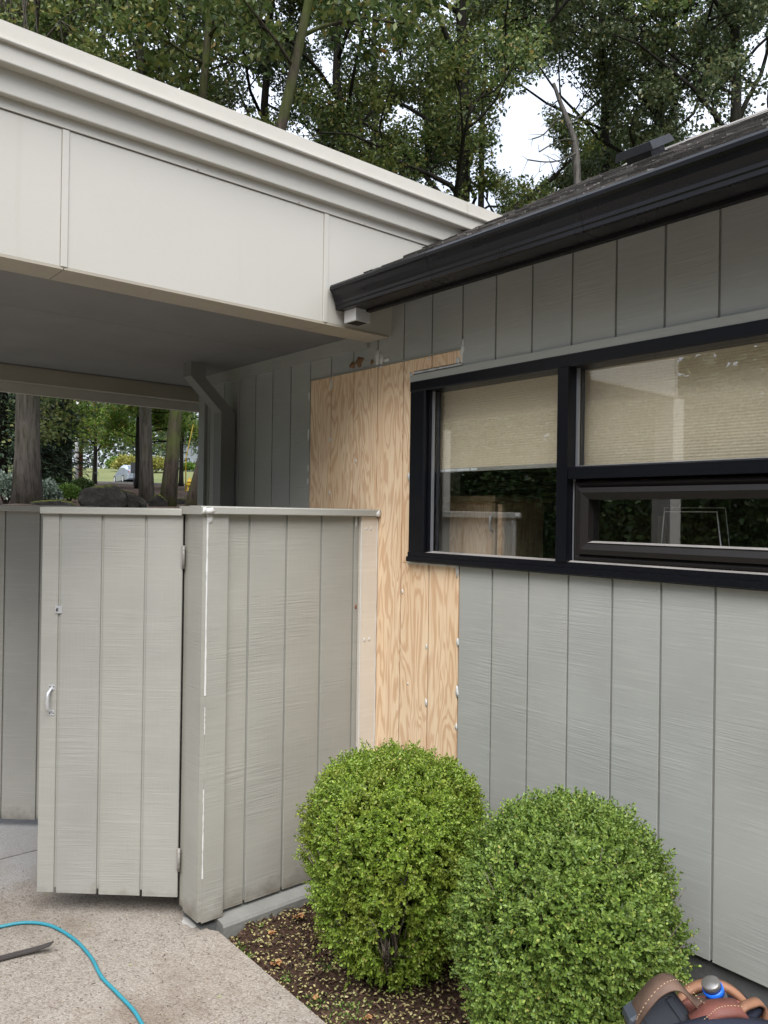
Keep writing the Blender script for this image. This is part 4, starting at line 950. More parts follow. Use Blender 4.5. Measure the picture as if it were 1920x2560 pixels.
# blue collared tool handle
fl = thing('flashlight', 'dark grey tool handle with a bright blue collar and metal end in the pouch', 'tool', TP(1280, 620, -.03))
a0 = TP(1150, 395, -.035); a1 = TP(1300, 680, -.05); ax_ = (a1-a0)
MB().tube([a0-ax_*.10, a0-ax_*.07, a0+ax_*.09], [.021, .0245, .0250], 18).build('metal_end', m_cap_end, fl)
MB().tube([a0+ax_*.091, a0+ax_*.27], [.0275, .0275], 18).build('collar', m_blue, fl)
MB().tube([a0+ax_*.271, a0+ax_*.5, a0+ax_*1.3], [.0262, .0272, .0272], 18).build('handle', m_grey, fl)
for q in range(3): MB().tube([a0+ax_*(.42+q*.10), a0+ax_*(.45+q*.10)], [.0285, .0285], 18).build('grip_ring', m_grey, fl)
sdv = (Vector((Fv.x, Fv.y, 0)).cross(ax_)).normalized(); fr_ = -Vector((Fv.x, Fv.y, 0))
pS = a0+ax_*.5+fr_*.0245+sdv*.008; MB().tube([pS, pS+ax_*.5], .0042, 6).build('blue_stripe', m_blue, fl)
# bucket carrying it all (stands just below the picture)
bk_ = thing('bucket', 'upturned grey bucket on the slab edge under the leather tool pouch', 'bucket', (2.14, 1.06, -.04))
MB().lathe([(.155, .0), (.162, .0), (.160, .02), (.138, .37), (.134, .375)], (2.14, 1.06, -.04), 28).build('pail', m_grey, bk_)
MB().tube([(2.14+.163*math.cos(q*.314), 1.06+.163*math.sin(q*.314), .0) for q in range(21)], .005, 6).build('rim', m_grey, bk_)

# ------------------------------------------------------------------ trees
def in_gap(P, gaps):
    """True where a point lies in one of the open sky cones between the crowns"""
    d = P-np.array(EYE); z = d@np.array(Fv); x = d@np.array(Rv)/z*1686+829.5; y = 1106-d@np.array(Uv)/z*1686
    m_ = np.zeros(len(P), bool)
    for (gx_, gy_, rx, ry) in gaps: m_ |= ((x-gx_)/rx)**2+((y-gy_)/ry)**2 < 1
    return m_
GAPS = [(1140, 305, 48, 72), (1118, 222, 22, 22), (1186, 345, 26, 30), (1229, 212, 15, 36), (1085, 345, 16, 24), (560, 190, 10, 14), (860, 240, 9, 16), (1530, 260, 9, 18)]
OAK = [(0, (0.038, 0.068, 0.022)), (.3, (0.078, 0.124, 0.036)), (.6, (0.132, 0.179, 0.055)), (.88, (0.209, 0.240, 0.074)), (.985, (0.297, 0.260, 0.084)), (1, (0.405, 0.221, 0.060))]
m_oakl = leafmat('oak leaf', OAK, .35, .45, (.35, .5, (.15, .165, .03)))
OAK2 = [(0, (0.035, 0.060, 0.026)), (.3, (0.070, 0.104, 0.046)), (.6, (0.115, 0.146, 0.067)), (.9, (0.182, 0.208, 0.098)), (1, (0.257, 0.234, 0.096))]
m_oakd = leafmat('dark oak leaf', OAK2, .3, .45, (.4, .35, (.11, .13, .055)))
MAP = [(0, (0.096, 0.177, 0.031)), (.4, (0.177, 0.304, 0.047)), (.8, (0.289, 0.433, 0.081)), (1, (0.514, 0.385, 0.113))]
m_map = leafmat('maple leaf', MAP, .4, .5, (.3, .4, (.2, .24, .04)))
EVG = [(0, (0.016, 0.033, 0.016)), (.5, (0.033, 0.058, 0.026)), (1, (0.065, 0.098, 0.039))]
m_evg = leafmat('evergreen needles', EVG, .1, .7)
m_bark1 = barkmat('oak bark', (.026, .022, .019), .15, (.04, .05, .015))
m_bark2 = barkmat('grey furrowed bark', (.085, .073, .062), .15, sc=9)
m_bark3 = barkmat('mossy bark', (.06, .047, .036), .75, sc=9)
m_bdead = barkmat('pale dead wood', (.12, .11, .10), 0)
def tree(name, label, x, y, H, r0, crownR, c0, nl, nleaf, ls, lmat, bmat, seed, lean=(0, 0), gaps=None, group=None, flat=.75, sub=(5, 5), spread=1., cl_r=.6, top=True, zbase=None, wig=.02, el0=.1, hang=0.):
    rs2 = random.Random(seed); rg = np.random.default_rng(seed); zb = tz(x, y) if zbase is None else zbase
    t_ = thing(name, label, 'tree', (x, y, zb-.1), group)
    tk = MB(); br = MB(); base = Vector((x, y, zb-.15)); pts = []; rad = []; n = 12; off = Vector((0, 0, 0))
    for q in range(n+1):
        f = q/n; off += Vector((rs2.gauss(0, wig*H/n*2.2), rs2.gauss(0, wig*H/n*2.2), 0))
        pts.append(base + off*min(1, f*3) + Vector((lean[0]*f, lean[1]*f, H*f)))
        rad.append(r0*(1.28 if q == 0 else 1.06 if q == 1 and H < 12 else 1.)*(1-.72*f))
    tk.tube(pts, rad, 12); tk.build('trunk', bmat, t_)
    cents = []
    for l in range(nl):
        f = c0+(1-c0)*((l+rs2.uniform(0, .9))/nl)*.98; i_ = f*n; a = int(min(i_, n-1)); p0 = pts[a].lerp(pts[a+1], i_-a)
        az = l*2.39996+rs2.uniform(-.5, .5)+seed; g_ = (f-c0)/(1-c0)
        Ln = crownR*(math.sin(math.pi*min(1, .22+.72*g_))**.7)*rs2.uniform(.75, 1.15); el = rs2.uniform(el0, el0+.4)+(.5+.1-el0)*g_
        P = [p0]; d = Vector((math.cos(az)*math.cos(el), math.sin(az)*math.cos(el), math.sin(el)))
        for q in range(6):
            d = (d+Vector((rs2.gauss(0, .22), rs2.gauss(0, .22), rs2.gauss(.04, .16)))).normalized(); P.append(P[-1]+d*(Ln/6))
        if gaps is not None and in_gap(np.array([tuple(v_) for v_ in P[2:]]), gaps).any(): continue
        rb = max(.03, r0*(1-.72*f)*rs2.uniform(.32, .55)); br.tube(P, [rb*(1-.13*q) for q in range(7)], 7)
        for s in range(sub[0]):
            fi = rs2.uniform(.25, 1)*6; a = int(min(fi, 5)); q0 = P[a].lerp(P[a+1], fi-a); Ls = Ln*rs2.uniform(.22, .45)*spread
            d2 = (d+Vector((rs2.gauss(0, .8), rs2.gauss(0, .8), rs2.gauss(.15, .5)))).normalized(); Q = [q0]
            for q in range(4): d2 = (d2+Vector((rs2.gauss(0, .25), rs2.gauss(0, .25), rs2.gauss(0, .2)))).normalized(); Q.append(Q[-1]+d2*(Ls/4))
            if gaps is not None and in_gap(np.array([tuple(v_) for v_ in Q[2:]]), gaps).any(): continue
            br.tube(Q, [rb*.42*(1-.2*q) for q in range(5)], 4, cap=False)
            for k_ in range(sub[1]):
                q1 = Q[rs2.randint(1, 4)]; d3 = (d2+Vector((rs2.gauss(0, .8), rs2.gauss(0, .8), rs2.gauss(0, .6)))).normalized()
                e1 = q1+d3*rs2.uniform(.3, .9)*crownR*.16-Vector((0, 0, rs2.uniform(0, hang))); br.tube([q1, (q1+e1)*.5+Vector((0, 0, rs2.uniform(-.05, .1))), e1], [.022, .014, .007], 3, cap=False); cents.append(e1)
    cents = np.array([tuple(c) for c in cents])
    if gaps is not None: cents = cents[~in_gap(cents, [(g_[0], g_[1], g_[2]+12, g_[3]+12) for g_ in gaps])]
    if len(cents):
        br.build('branches', bmat, t_)
        per = max(6, nleaf//len(cents)); rr = cl_r*rg.uniform(.55, 1.25, len(cents))
        pc = np.repeat(cents, per, 0); s = np.repeat(rr, per)
        o_ = unit(rg.normal(size=pc.shape))*(rg.random(len(pc))**.45*s)[:, None]; o_[:, 2] *= flat
        # bunch leaves in sprays inside each clump
        pc = pc+o_
        if gaps is not None: k_ = ~in_gap(pc, gaps); pc = pc[k_]; o_ = o_[k_]
        m_ = len(pc); D = o_/np.maximum(np.linalg.norm(o_, axis=1, keepdims=True), .01)*.5+rg.normal(0, .7, (m_, 3)); D[:, 2] -= .15
        Nn = np.stack([rg.normal(0, .6, m_), rg.normal(0, .6, m_), np.full(m_, .9)], 1)
        V, F = leaves(pc, D, Nn, rg.uniform(.7, 1.3, m_)*ls, rg.uniform(.45, .75, m_)*ls, .2, False)
        np_mesh('crown', V, F, lmat, t_)
    return t_
def at(x, t): 
    """ground point seen at column x of the picture at forward distance t"""
    p = EYE+(Fv+Rv*((x-829.5)/1686))*t; return p.x, p.y
GB = 'oaks behind the building'
OK_ = [ # x, dist, H, r0, crownR, c0, seed, lean, label, mat
    (1000, 26, 22, .38, 7.2, .36, 3, (-.3, .2), 'big oak with thick pale trunk left of the sky gap', m_oakl, 17),
    (1272, 30, 24, .30, 7.0, .44, 5, (.2, .3), 'tall oak with straight trunk just right of the sky gap', m_oakl, 16),
    (1350, 27, 21, .33, 6.5, .46, 8, (1.6, -1.2), 'dark oak with a leaning trunk behind the roof vent', m_oakd, 16),
    (1580, 25, 21, .30, 6.8, .40, 13, (.4, .2), 'dark oak rising over the right end of the shingle roof', m_oakd, 16),
    (735, 27, 22, .27, 6.6, .34, 17, (-.4, .3), 'oak with yellowing leaves above the middle of the canopy', m_oakl, 16),
    (560, 30, 23, .28, 6.8, .40, 21, (-.1, .1), 'grey green oak over the canopy, left of the yellowing one', m_oakd, 16),
    (465, 29, 23, .26, 6.4, .42, 27, (-2.0, 1.7), 'oak with grey green leaves above the left half of the canopy', m_oakd, 16),
    (98, 38, 28, .36, 7, .50, 31, (.2, .2), 'oak with several dark trunks at the upper left corner', m_oakl, 15),
    (1035, 40, 24, .30, 6.0, .40, 41, (-.3, .2), 'farther oak low to the left of the sky gap', m_oakl, 13),
    (800, 38, 27, .32, 7.5, .40, 43, (.2, .2), 'farther oak filling in between the nearer crowns', m_oakd, 14),
    (1460, 37, 26, .32, 7.5, .40, 47, (.2, .2), 'farther oak behind the two trunks right of the sky gap', m_oakd, 14),
]
for (px, t_, H, r0, cr, c0, sd_, ln_, lab, lm, nl) in OK_:
    x, y = at(px, t_); tree('oak_tree', lab, x, y, H, r0, cr, c0, nl, 47000, .145, lm, m_bark1, sd_, ln_, GAPS, GB, cl_r=.64)
# second stems at the upper left
for q, (px, t_, ln_, lab) in enumerate(((75, 37, (-.3, .3), 'dark bare trunk left of the pair in the upper left corner'), (118, 37.5, (.8, -.6), 'dark leaning trunk right of the pair in the upper left corner'), (128, 38, (1.9, -1.6), 'slim dark trunk above the canopy, third from the left'))):
    x, y = at(px, t_); tree('oak_tree', lab, x, y, 28, .27, 4, .62, 7, 8000, .175, m_oakd, m_bark1, 60+q, ln_, GAPS, GB)
# dead snag in the gap
x, y = at(1238, 24); sn = thing('dead_tree', 'bare pale dead stem leaning left inside the sky gap', 'tree', (x, y, tz(x, y)))
dp = MB(); Pd = [EYE+(Fv+Rv*((px-829.5)/1686)+Uv*((1106-py)/1686))*24 for px, py in ((1256, 900), (1250, 500), (1244, 330), (1236, 290), (1222, 250), (1208, 215), (1196, 180))]
dp.tube(spline([tuple(p) for p in Pd], 4), [.145-.004*i_ for i_ in range(25)], 8); dp.build('trunk', m_bdead, sn)
db = MB(); rs2 = random.Random(4)
for (pa, seq) in (((1240, 305), ((1225, 300), (1195, 310), (1165, 328))), ((1222, 250), ((1200, 262), (1175, 290), (1150, 300))), ((1230, 270), ((1245, 255), (1258, 250))), ((1244, 330), ((1215, 345), (1180, 350), (1140, 345))), ((1208, 215), ((1195, 225), (1186, 240)))):
    P = [EYE+(Fv+Rv*((px-829.5)/1686)+Uv*((1106-py)/1686))*(24+rs2.uniform(-.3, .3)) for px, py in (pa,)+seq]
    db.tube(spline([tuple(p) for p in P], 3), .022, 5)
    for p in P[1:]:
        for k_ in range(2): db.tube([p, p+Vector((rs2.uniform(-.5, .5), rs2.uniform(-.5, .5), rs2.uniform(-.3, .35)))], [.012, .004], 3)
db.build('branches', m_bdead, sn)

# trees seen under the canopy, on the slope
def bgtree(px, t_, *a, **k):
    x, y = at(px, t_); return tree(a[0], a[1], x, y, *a[2:], **k)
bgtree(58, 18.6, 'oak_tree', 'thick furrowed grey oak trunk at the left, low leaves over it', 17, .305, 4.5, .19, 20, 34000, .13, m_oakl, m_bark2, 101, (-.2, 0), wig=.004, el0=.0, hang=3.0)
bgtree(317, 24, 'oak_tree', 'slim grey trunk just left of the mossy one under the canopy', 18, .205, 4, .62, 8, 8000, .2, m_oakl, m_bark2, 102, (-.5, .2), wig=.006)
bgtree(361, 20, 'oak_tree', 'mossy brown trunk nearest the canopy post, leaning right', 18, .185, 4, .62, 8, 8000, .2, m_oakl, m_bark3, 103, (1.0, -.7), wig=.005)
bgtree(416, 17, 'oak_tree', 'dark mossy trunk half hidden by the building corner', 16, .20, 4, .62, 8, 6000, .2, m_oakl, m_bark3, 104, (2.6, -2.0), wig=.004)
bgtree(295, 41, 'young_tree', 'thin dark trunked street tree in front of the silver car', 8, .13, 3.2, .42, 12, 14000, .17, m_map, m_bark1, 105, cl_r=.55, wig=.006)
bgtree(203, 50, 'maple_tree', 'light green maple behind the clipped round shrub', 7.5, .15, 4.2, .26, 16, 24000, .17, m_map, m_bark1, 106, wig=.006)
bgtree(321, 42, 'maple_tree', 'bright green maple arching over the parked car', 7.5, .13, 4.0, .34, 16, 24000, .17, m_map, m_bark1, 107, wig=.006)
bgtree(390, 52, 'maple_tree', 'green maple right of the mossy trunk, above the lawn', 8, .16, 4.2, .3, 16, 20000, .18, m_map, m_bark1, 108, wig=.006)
bgtree(148, 38, 'maple_tree', 'leafy maple left of the wooden pole', 8, .15, 3.8, .30, 16, 22000, .16, m_map, m_bark1, 111, wig=.006)
def conifer(px, t_, H, rad, n, label, seed):
    x, y = at(px, t_); z = tz(x, y); rg = np.random.default_rng(seed); t0 = thing('evergreen_tree', label, 'tree', (x, y, z))
    MB().tube([(x, y, z-.1), (x, y, z+H*.95)], [.22, .03], 8).build('trunk', m_bark1, t0)
    f = rg.random(n)**.8; th = rg.random(n)*6.28; rr = rad*(1-f)**.8*(.35+.65*np.abs(np.sin(th*2.5+f*37))*np.abs(np.sin(f*61+th)))*rg.uniform(.4, 1.15, n)
    P = np.stack([x+rr*np.cos(th), y+rr*np.sin(th), z+.15+f*H-rr*.18], 1)
    D = np.stack([np.cos(th), np.sin(th), rg.normal(-.25, .3, n)], 1)+rg.normal(0, .3, (n, 3))
    V, F = leaves(P, D, np.stack([rg.normal(0, .4, n), rg.normal(0, .4, n), np.ones(n)], 1), rg.uniform(.15, .34, n), rg.uniform(.05, .1, n), .2, False)
    np_mesh('crown', V, F, m_evg, t0)
conifer(100, 30, 11, 1.75, 15000, 'dark evergreen right of the thick oak trunk', 5)
conifer(2, 27, 13, 2.2, 15000, 'dark evergreen left of the thick oak trunk', 6)
conifer(50, 34, 14, 2.4, 14000, 'dark evergreen directly behind the thick oak trunk', 9)
# far-off wood beyond the lawn
rg = np.random.default_rng(77); n = 110000
an = np.radians(rg.uniform(-22, 66, n)); rr = rg.uniform(118, 150, n); bump = 16+5*np.sin(an*23)+3.5*np.sin(an*61+1)+2*np.sin(an*140)
x = rr*np.sin(an); y = rr*np.cos(an); z = terr(x, y)+rg.random(n)**.8*bump
V, F = leaves(np.stack([x, y, z], 1), rg.normal(size=(n, 3)), rg.normal(size=(n, 3)), rg.uniform(.4, 1.0, n), rg.uniform(.3, .6, n), .2, False)
m_far = leafmat('far foliage', [(0, (.05, .075, .055)), (.5, (.085, .115, .075)), (1, (.14, .17, .10))], .2, .8, (.06, .6, (.12, .16, .08)))
o = np_mesh('woodland', V, F, m_far); o['kind'] = 'stuff'; o['label'] = 'far-off wood beyond the lawn'

# shrubs on the slope
def shrub(px, t_, rx, h, n, ls, mat, label, seed, asp=.6, dz=0.):
    x, y = at(px, t_); z = tz(x, y)+dz; rg = np.random.default_rng(seed); t0 = thing('garden_shrub', label, 'shrub', (x, y, z))
    d = unit(rg.normal(size=(n, 3))); d[:, 2] = np.abs(d[:, 2])*1.0-.25*rg.random(n)
    k_ = (rg.random(n)**.3)*(1+.08*np.sin(d[:, 0]*9+seed)+.08*np.sin(d[:, 1]*11))
    P = np.stack([x+d[:, 0]*rx*k_, y+d[:, 1]*rx*k_, z+h*.35+d[:, 2]*h*.65*k_], 1)
    V, F = leaves(P, d*asp+rg.normal(0, .5, (n, 3)), np.stack([rg.normal(0, .5, n), rg.normal(0, .5, n), np.ones(n)], 1), rg.uniform(.7, 1.3, n)*ls, rg.uniform(.4, .6, n)*ls, .2, False)
    np_mesh('foliage', V, F, mat, t0)
    st = MB(); rs2 = random.Random(seed)
    for q in range(7): a = rs2.uniform(0, 6.28); st.tube([(x, y, z-.08), (x+.3*rx*math.cos(a), y+.3*rx*math.sin(a), z+h*.3), (x+.7*rx*math.cos(a), y+.7*rx*math.sin(a), z+h*.7)], [.03, .02, .008], 5)
    st.build('stems', m_twig, t0)
m_dkl = leafmat('dark clipped leaf', [(0, (.025, .05, .012)), (.6, (.055, .095, .022)), (1, (.10, .15, .04))], .2, .5)
m_ltl = leafmat('light clipped leaf', [(0, (.06, .12, .018)), (.6, (.11, .20, .03)), (1, (.20, .28, .06))], .25, .5)
m_sil = leafmat('silver leaf', [(0, (.12, .17, .12)), (.6, (.26, .32, .25)), (1, (.45, .50, .42))], .2, .5)
m_yel = leafmat('yellow leaf', [(0, (.16, .17, .03)), (.6, (.27, .27, .06)), (1, (.38, .35, .1))], .3, .6)
shrub(176, 27, .42, .68, 5000, .07, m_dkl, 'dark round clipped shrub above the big mossy boulder', 1)
shrub(146, 23, .43, .55, 4500, .07, m_ltl, 'light green spreading shrub left of the boulder', 2)
shrub(108, 29, .52, .62, 4500, .08, m_dkl, 'low dark shrub right of the thick trunk', 3)
shrub(12, 19.5, .42, .75, 3600, .10, m_sil, 'silver leaved shrub left of the thick trunk', 4, 1.)
shrub(100, 20, .30, .62, 2600, .10, m_sil, 'silver leaved shrub right of the thick trunk', 5, 1.)
for q, (px, t_, lab) in enumerate(((272, 84, 'yellow shrub left of the sign on the lawn edge'), (335, 84, 'yellow shrub between the two slim trunks at the lawn top'), (255, 92, 'pale green shrub at the far lawn edge'), (405, 100, 'small round shrub in front of the grey building'))):
    shrub(px, t_, 1.5 if q < 3 else 1.0, 1.7 if q < 3 else 1.2, 2200, .3, m_yel if q < 2 else m_ltl, lab, 30+q)

# boulders
m_rock, t, o = newmat('mossy basalt')
n1_ = noise(t, (1, 1, 1), 3.5, 7, .65); n2_ = noise(t, (1, 1, 1), 1.8, 4, loc=(4, 2, 1))
gN = nd(t, 'ShaderNodeNewGeometry'); sN = nd(t, 'ShaderNodeSeparateXYZ'); t.links.new(gN.outputs['Normal'], sN.inputs[0])
mo = ramp(t, [(.66, 0.), (.86, 1.)], math_(t, 'MULTIPLY_ADD', sN.outputs[2], .45, n2_)).outputs[0]
princ(t, o, mixc(t, mo, ramp(t, [(.35, (.007, .0065, .006)), (.6, (.026, .024, .021)), (.8, (.085, .08, .068))], n1_).outputs[0], (.050, .058, .010)), .9, 0, .2, n1_, .06)
def rock(px, t_, rx, ry, h, label, seed, dz=0.):
    x, y = at(px, t_); z = tz(x, y)+dz; rg = np.random.default_rng(seed); nu, nv = 22, 12; V = []
    dirs = unit(rg.normal(size=(9, 3))); offs = rg.uniform(.62, .95, 9)
    for i_ in range(nv+1):
        ph = math.pi*i_/nv
        for j_ in range(nu):
            th = 2*math.pi*j_/nu; d = np.array([math.sin(ph)*math.cos(th), math.sin(ph)*math.sin(th), math.cos(ph)])
            k_ = 1.; dd = dirs@d
            for a, b2 in zip(dd, offs):
                if a > 0: k_ = min(k_, b2/max(a, .05))
            k_ *= 1+.07*math.sin(th*5+ph*7+seed)+.05*math.sin(th*11-ph*13+seed)
            V.append((x+R0.x*d[0]*rx*k_-R0.y*d[1]*ry*k_*-1, y+R0.y*d[0]*rx*k_+R0.x*d[1]*ry*k_, z+h*.25+d[2]*h*.75*k_))
    F = [(i_*nu+j_, (i_+1)*nu+j_, (i_+1)*nu+(j_+1) % nu, i_*nu+(j_+1) % nu) for i_ in range(nv) for j_ in range(nu)]
    o = np_mesh('boulder', np.array(V), np.array(F), m_rock); set_props(o, label, 'boulder', 'boulders on the mulch slope')
rock(222, 18.5, .40, .5, .55, 'tall end of the dark mossy rock pair beside the clipped shrub', 3)
rock(256, 18.6, .36, .4, .40, 'lower right end of the dark mossy rock pair', 5)
rock(296, 18.8, .13, .2, .26, 'small dark rock at the foot of the slim grey trunk', 6)
rock(342, 19.6, .17, .2, .38, 'small grey rock between the slim trunk and mossy trunk', 8)
rock(395, 24, .18, .2, .22, 'small rock right of the mossy trunk', 9)
rock(82+30, 17.5, .45, .3, .17, 'flat yellowish mossy rock at the foot of the thick trunk', 12)
# ------------------------------------------------------------------ car, hydrant, poles, sign, far building
m_silver = plain('silver car paint', (.42, .46, .52), .25, .5, .6, .03, 10, .0001)
m_tyre = plain('tyre rubber', (.02, .02, .02), .8); m_cglass = plain('car glass', (.05, .07, .09), .08, 0, .8, .05, 10, .0); m_red = plain('tail lamp red', (.45, .02, .02), .2)
x, y = at(281, 61); zc = tz(x, y)+.008
car = thing('parked_car', 'silver sedan parked on the road behind the slim trunks', 'car', (x, y, zc))
vdir = math.atan2(Fv.y, Fv.x); hd = vdir+R(32); cu = Vector((math.cos(hd), math.sin(hd), 0)); cs_ = Vector((-cu.y, cu.x, 0))
def CW(v): p = Vector((x, y, zc))+cu*v[0]+cs_*v[1]+Vector((0, 0, v[2])); return tuple(p)
def loft(secs):
    """secs: list of (s, z0, z1, halfwidth0, halfwidth1)"""
    mb = MB(); vs = []; fs = []
    for (s, z0, z1, w0, w1) in secs: vs += [(s, -w0, z0), (s, w0, z0), (s, w0*1.0, (z0+z1)/2), (s, w1, z1), (s, -w1, z1), (s, -w0, (z0+z1)/2)]
    for i_ in range(len(secs)-1):
        for q in range(6): fs.append((i_*6+q, i_*6+(q+1) % 6, i_*6+6+(q+1) % 6, i_*6+6+q)[::-1])
    fs += [tuple(range(6)), tuple(range(len(vs)-6, len(vs)))[::-1]]
    return mb.add(vs, fs, False)
loft([(-2.35, .35, .80, .72, .66), (-2.28, .25, .98, .84, .76), (-1.6, .22, 1.02, .90, .80), (0, .20, .98, .91, .82), (1.2, .20, .93, .90, .80), (2.1, .22, .78, .84, .70), (2.35, .35, .62, .70, .60)]).build('body', m_silver, car, fn=CW)
loft([(-1.75, 1.0, 1.02, .76, .72), (-1.05, .98, 1.38, .78, .60), (-.2, .98, 1.45, .79, .60), (.45, .96, 1.40, .79, .58), (1.25, .93, .95, .76, .70)]).build('roof_cabin', m_silver, car, fn=CW)
cg = MB()
for s in (-1, 1):
    cg.add([(-.95, s*.735, 1.06), (-.28, s*.745, 1.06), (-.28, s*.655, 1.34), (-.85, s*.66, 1.32)], [(0, 1, 2, 3)][::1])
    cg.add([(-.20, s*.745, 1.06), (.85, s*.735, 1.04), (.42, s*.66, 1.32), (-.20, s*.655, 1.35)], [(0, 1, 2, 3)])
cg.build('side_window', m_cglass, car, fn=CW)
MB().add([(-1.72, -.60, 1.05), (-1.72, .60, 1.05), (-1.13, .53, 1.36), (-1.13, -.53, 1.36)], [(0, 1, 2, 3)]).build('rear_window', m_cglass, car, fn=CW)
for s in (-1, 1):
    MB().box(-2.33, -2.20, s*.60-.14, s*.60+.14, .72, .88).build('tail_light', m_red, car, fn=CW)
    for sx_ in (-1.35, 1.35):
        wl = MB(); P0 = (sx_, s*.72, .32); P1 = (sx_, s*.92, .32); wl.tube([P0, P1], .32, 20, smooth=False); ww = wl.build('wheel', m_tyre, car, fn=CW)
        MB().tube([(sx_, s*.915, .32), (sx_, s*.935, .32)], .21, 14, smooth=False).build('rim', m_alu, ww, fn=CW)
MB().box(-2.365, -2.352, -.25, .25, .52, .64).build('number_plate', m_white, car, fn=CW)
m_hyd = plain('yellow hydrant paint', (.62, .42, .03), .5)
x, y = at(409, 39); z = tz(x, y); hyd = thing('fire_hydrant', 'yellow fire hydrant at the edge of the mulch slope', 'hydrant', (x, y, z))
MB().lathe([(.17, -.1), (.17, .04), (.12, .05), (.115, .42), (.15, .43), (.15, .47), (.12, .48), (.10, .58), (.04, .64), (.04, .68)], (x, y, z), 14).build('barrel', m_hyd, hyd)
MB().tube([Vector((x, y, z+.33))-R0*.2, Vector((x, y, z+.33))+R0*.2], .07, 10).build('side_outlet', m_hyd, hyd)
MB().tube([Vector((x, y, z+.30)), Vector((x, y, z+.30))-Vector((Fv.x, Fv.y, 0))*.2], .085, 10).build('front_outlet', m_hyd, hyd)
x, y = at(400, 37); z = tz(x, y); o = MB().tube([Vector((x, y, z-.1)), Vector((x, y, z+1.6)), Vector((x, y, z+3.2))+R0*.32], [.035, .025, .016], 6).build('marker_rod', m_hyd); set_props(o, 'tall thin yellow marker rod leaning beside the hydrant', 'marker rod')
m_pole = barkmat('utility pole wood', (.16, .075, .045), 0, sc=6)
x, y = at(172, 52); z = tz(x, y); up_ = thing('utility_pole', 'brown wooden utility pole behind the clipped shrubs', 'utility pole', (x, y, z))
MB().tube([(x, y, z-.2), (x, y, z+10)], [.17, .13], 10).build('pole', m_pole, up_)
cr_ = MB(); pC = Vector((x, y, z+8.6)); cr_.tube([pC-R0*1.1, pC+R0*1.1], .06, 6); cr_.build('cross_arm', m_pole, up_)
x, y = at(164, 47); z = tz(x, y); o = MB().tube([(x, y, z-.2), (x, y, z+6)], [.11, .10], 10).build('white_post', m_white); set_props(o, 'white post left of the brown utility pole', 'post')
x, y = at(207, 58); z = tz(x, y); o = MB().tube([(x, y, z-.2), (x, y, z+5)], .07, 8).build('white_post', m_white); set_props(o, 'thin white post right of the utility pole, by the road', 'post')
x, y = at(288, 49); z = tz(x, y); sg_ = thing('road_sign', 'back of a dark grey road sign above the silver car', 'sign', (x, y, z))
m_sg = plain('sign back metal', (.06, .065, .07), .6)
MB().tube([(x, y, z-.1), (x, y, z+1.35)], .03, 6).build('post', m_sg, sg_)
def SGf(v): p = Vector((x, y, z))+R0*v[0]+Vector((Fv.x, Fv.y, 0))*v[1]; return (p.x, p.y, z+v[2])
MB().box(-.20, .20, -.05, -.03, .78, 1.45).build('sign_plate', m_sg, sg_, fn=SGf)
x, y = at(139, 45); z = tz(x, y); mk = thing('marker_post', 'small white and red roadside marker with a yellow rod', 'marker', (x, y, z))
MB().tube([Vector((x, y, z-.1)), Vector((x, y, z+1.4))+R0*.25], .03, 6).build('rod', m_hyd, mk)
MB().box(x-.16, x+.12, y-.1, y+.1, z+.45, z+.70).build('marker_head', m_white, mk); MB().box(x-.17, x+.13, y-.11, y+.11, z+.705, z+.80).build('marker_band', m_red, mk)
x, y = at(418, 118); z = tz(x, y); fb = thing('warehouse', 'pale grey warehouse on the lawn beyond the road', 'building', (x, y, z))
m_wh = plain('warehouse metal', (.44, .47, .52), .5)
def FBf(v): p = Vector((x, y, z))+R0*v[0]+Vector((Fv.x, Fv.y, 0))*v[1]; return (p.x, p.y, z+v[2])
MB().box(-2.4, 9, 0, 8, -1, 4.2).build('wall', m_wh, fb, fn=FBf)
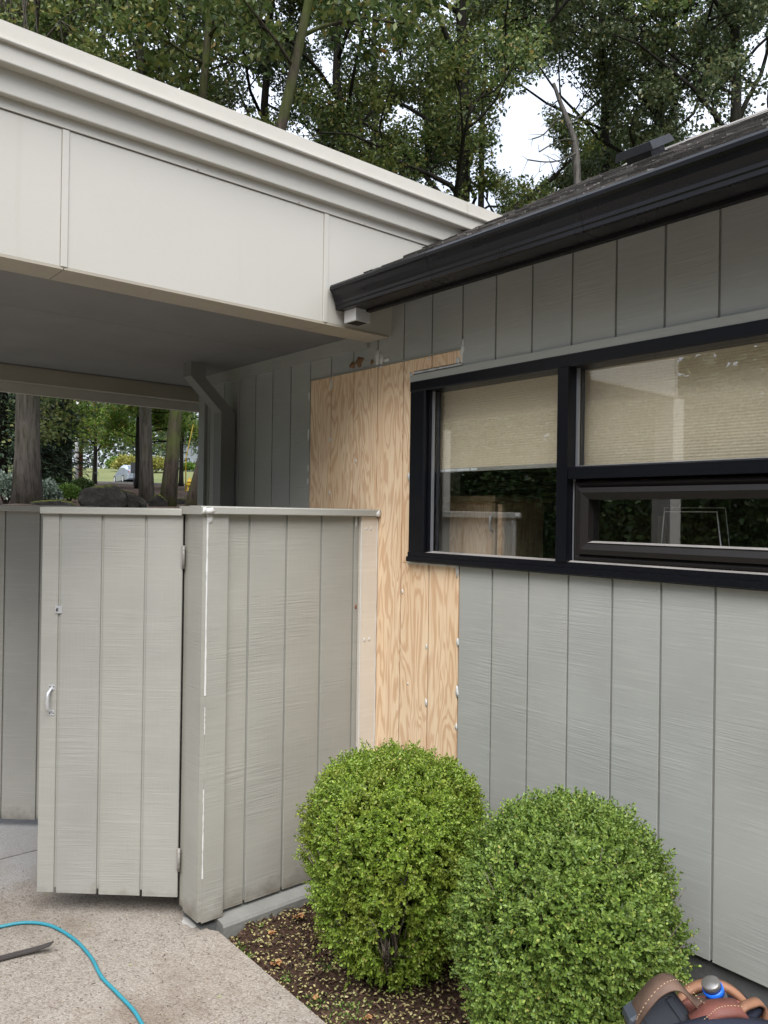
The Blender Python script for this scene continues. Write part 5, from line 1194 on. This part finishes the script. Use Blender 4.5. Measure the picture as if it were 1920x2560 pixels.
MB().box(-2.5, 9.1, -.1, 8.1, 4.2005, 4.4).build('roof', m_sg, fb, fn=FBf)
MB().box(-3.4, -2.45, .2, 2, -1, 2.6).build('porch', m_sg, fb, fn=FBf)
for q in range(12): MB().box(-2.3+q*.9, -2.25+q*.9, -.05, -.002, -1, 4.19).build('wall_rib', m_wh, fb, fn=FBf)
# hedge across the yard, seen in the window reflections
rg = np.random.default_rng(15); n = 60000
hx = -6.6+rg.normal(0, .4, n); hy = rg.uniform(-1.5, 16, n); hz_ = rg.random(n)*(4.1+.7*np.sin(hy*1.7)+.5*np.sin(hy*4.3+1)); 
V, F = leaves(np.stack([hx, hy, hz_], 1), rg.normal(size=(n, 3))+np.array([[.5, 0, -.2]]), rg.normal(size=(n, 3))+np.array([[.6, 0, .6]]), rg.uniform(.09, .16, n), rg.uniform(.05, .08, n), .2)
hg = thing('hedge', 'tall dark green hedge across the yard, mirrored in the window glass', 'hedge', (-6.6, 7, 0))
np_mesh('foliage', V, F, m_dkl, hg)
hs = MB(); rs2 = random.Random(2)
for q in range(26): yy = -1.4+q*.68; hs.tube([(-6.65, yy, -.1), (-6.6+rs2.uniform(-.1, .1), yy+rs2.uniform(-.2, .2), 2.), (-6.6+rs2.uniform(-.2, .2), yy+rs2.uniform(-.3, .3), 3.6)], [.06, .05, .02], 6)
hs.build('stems', m_bark1, hg)

# belt of trees added behind and beside the camera to block low sky light
rg = np.random.default_rng(88); n = 36000
an = np.radians(rg.uniform(150, 338, n)); rr = rg.uniform(14, 19, n); bump = 8.5+1.6*np.sin(an*9)+1.2*np.sin(an*31+1)+.8*np.sin(an*77)
V, F = leaves(np.stack([rr*np.sin(an), rr*np.cos(an), rg.random(n)**.9*bump], 1), rg.normal(size=(n, 3)), rg.normal(size=(n, 3)), rg.uniform(.3, .6, n), rg.uniform(.2, .36, n), .2, False)
o = np_mesh('woodland', V, F, m_oakd); o['kind'] = 'stuff'; o['label'] = 'added belt of trees blocking low sky light around the yard, mirrored in the window'
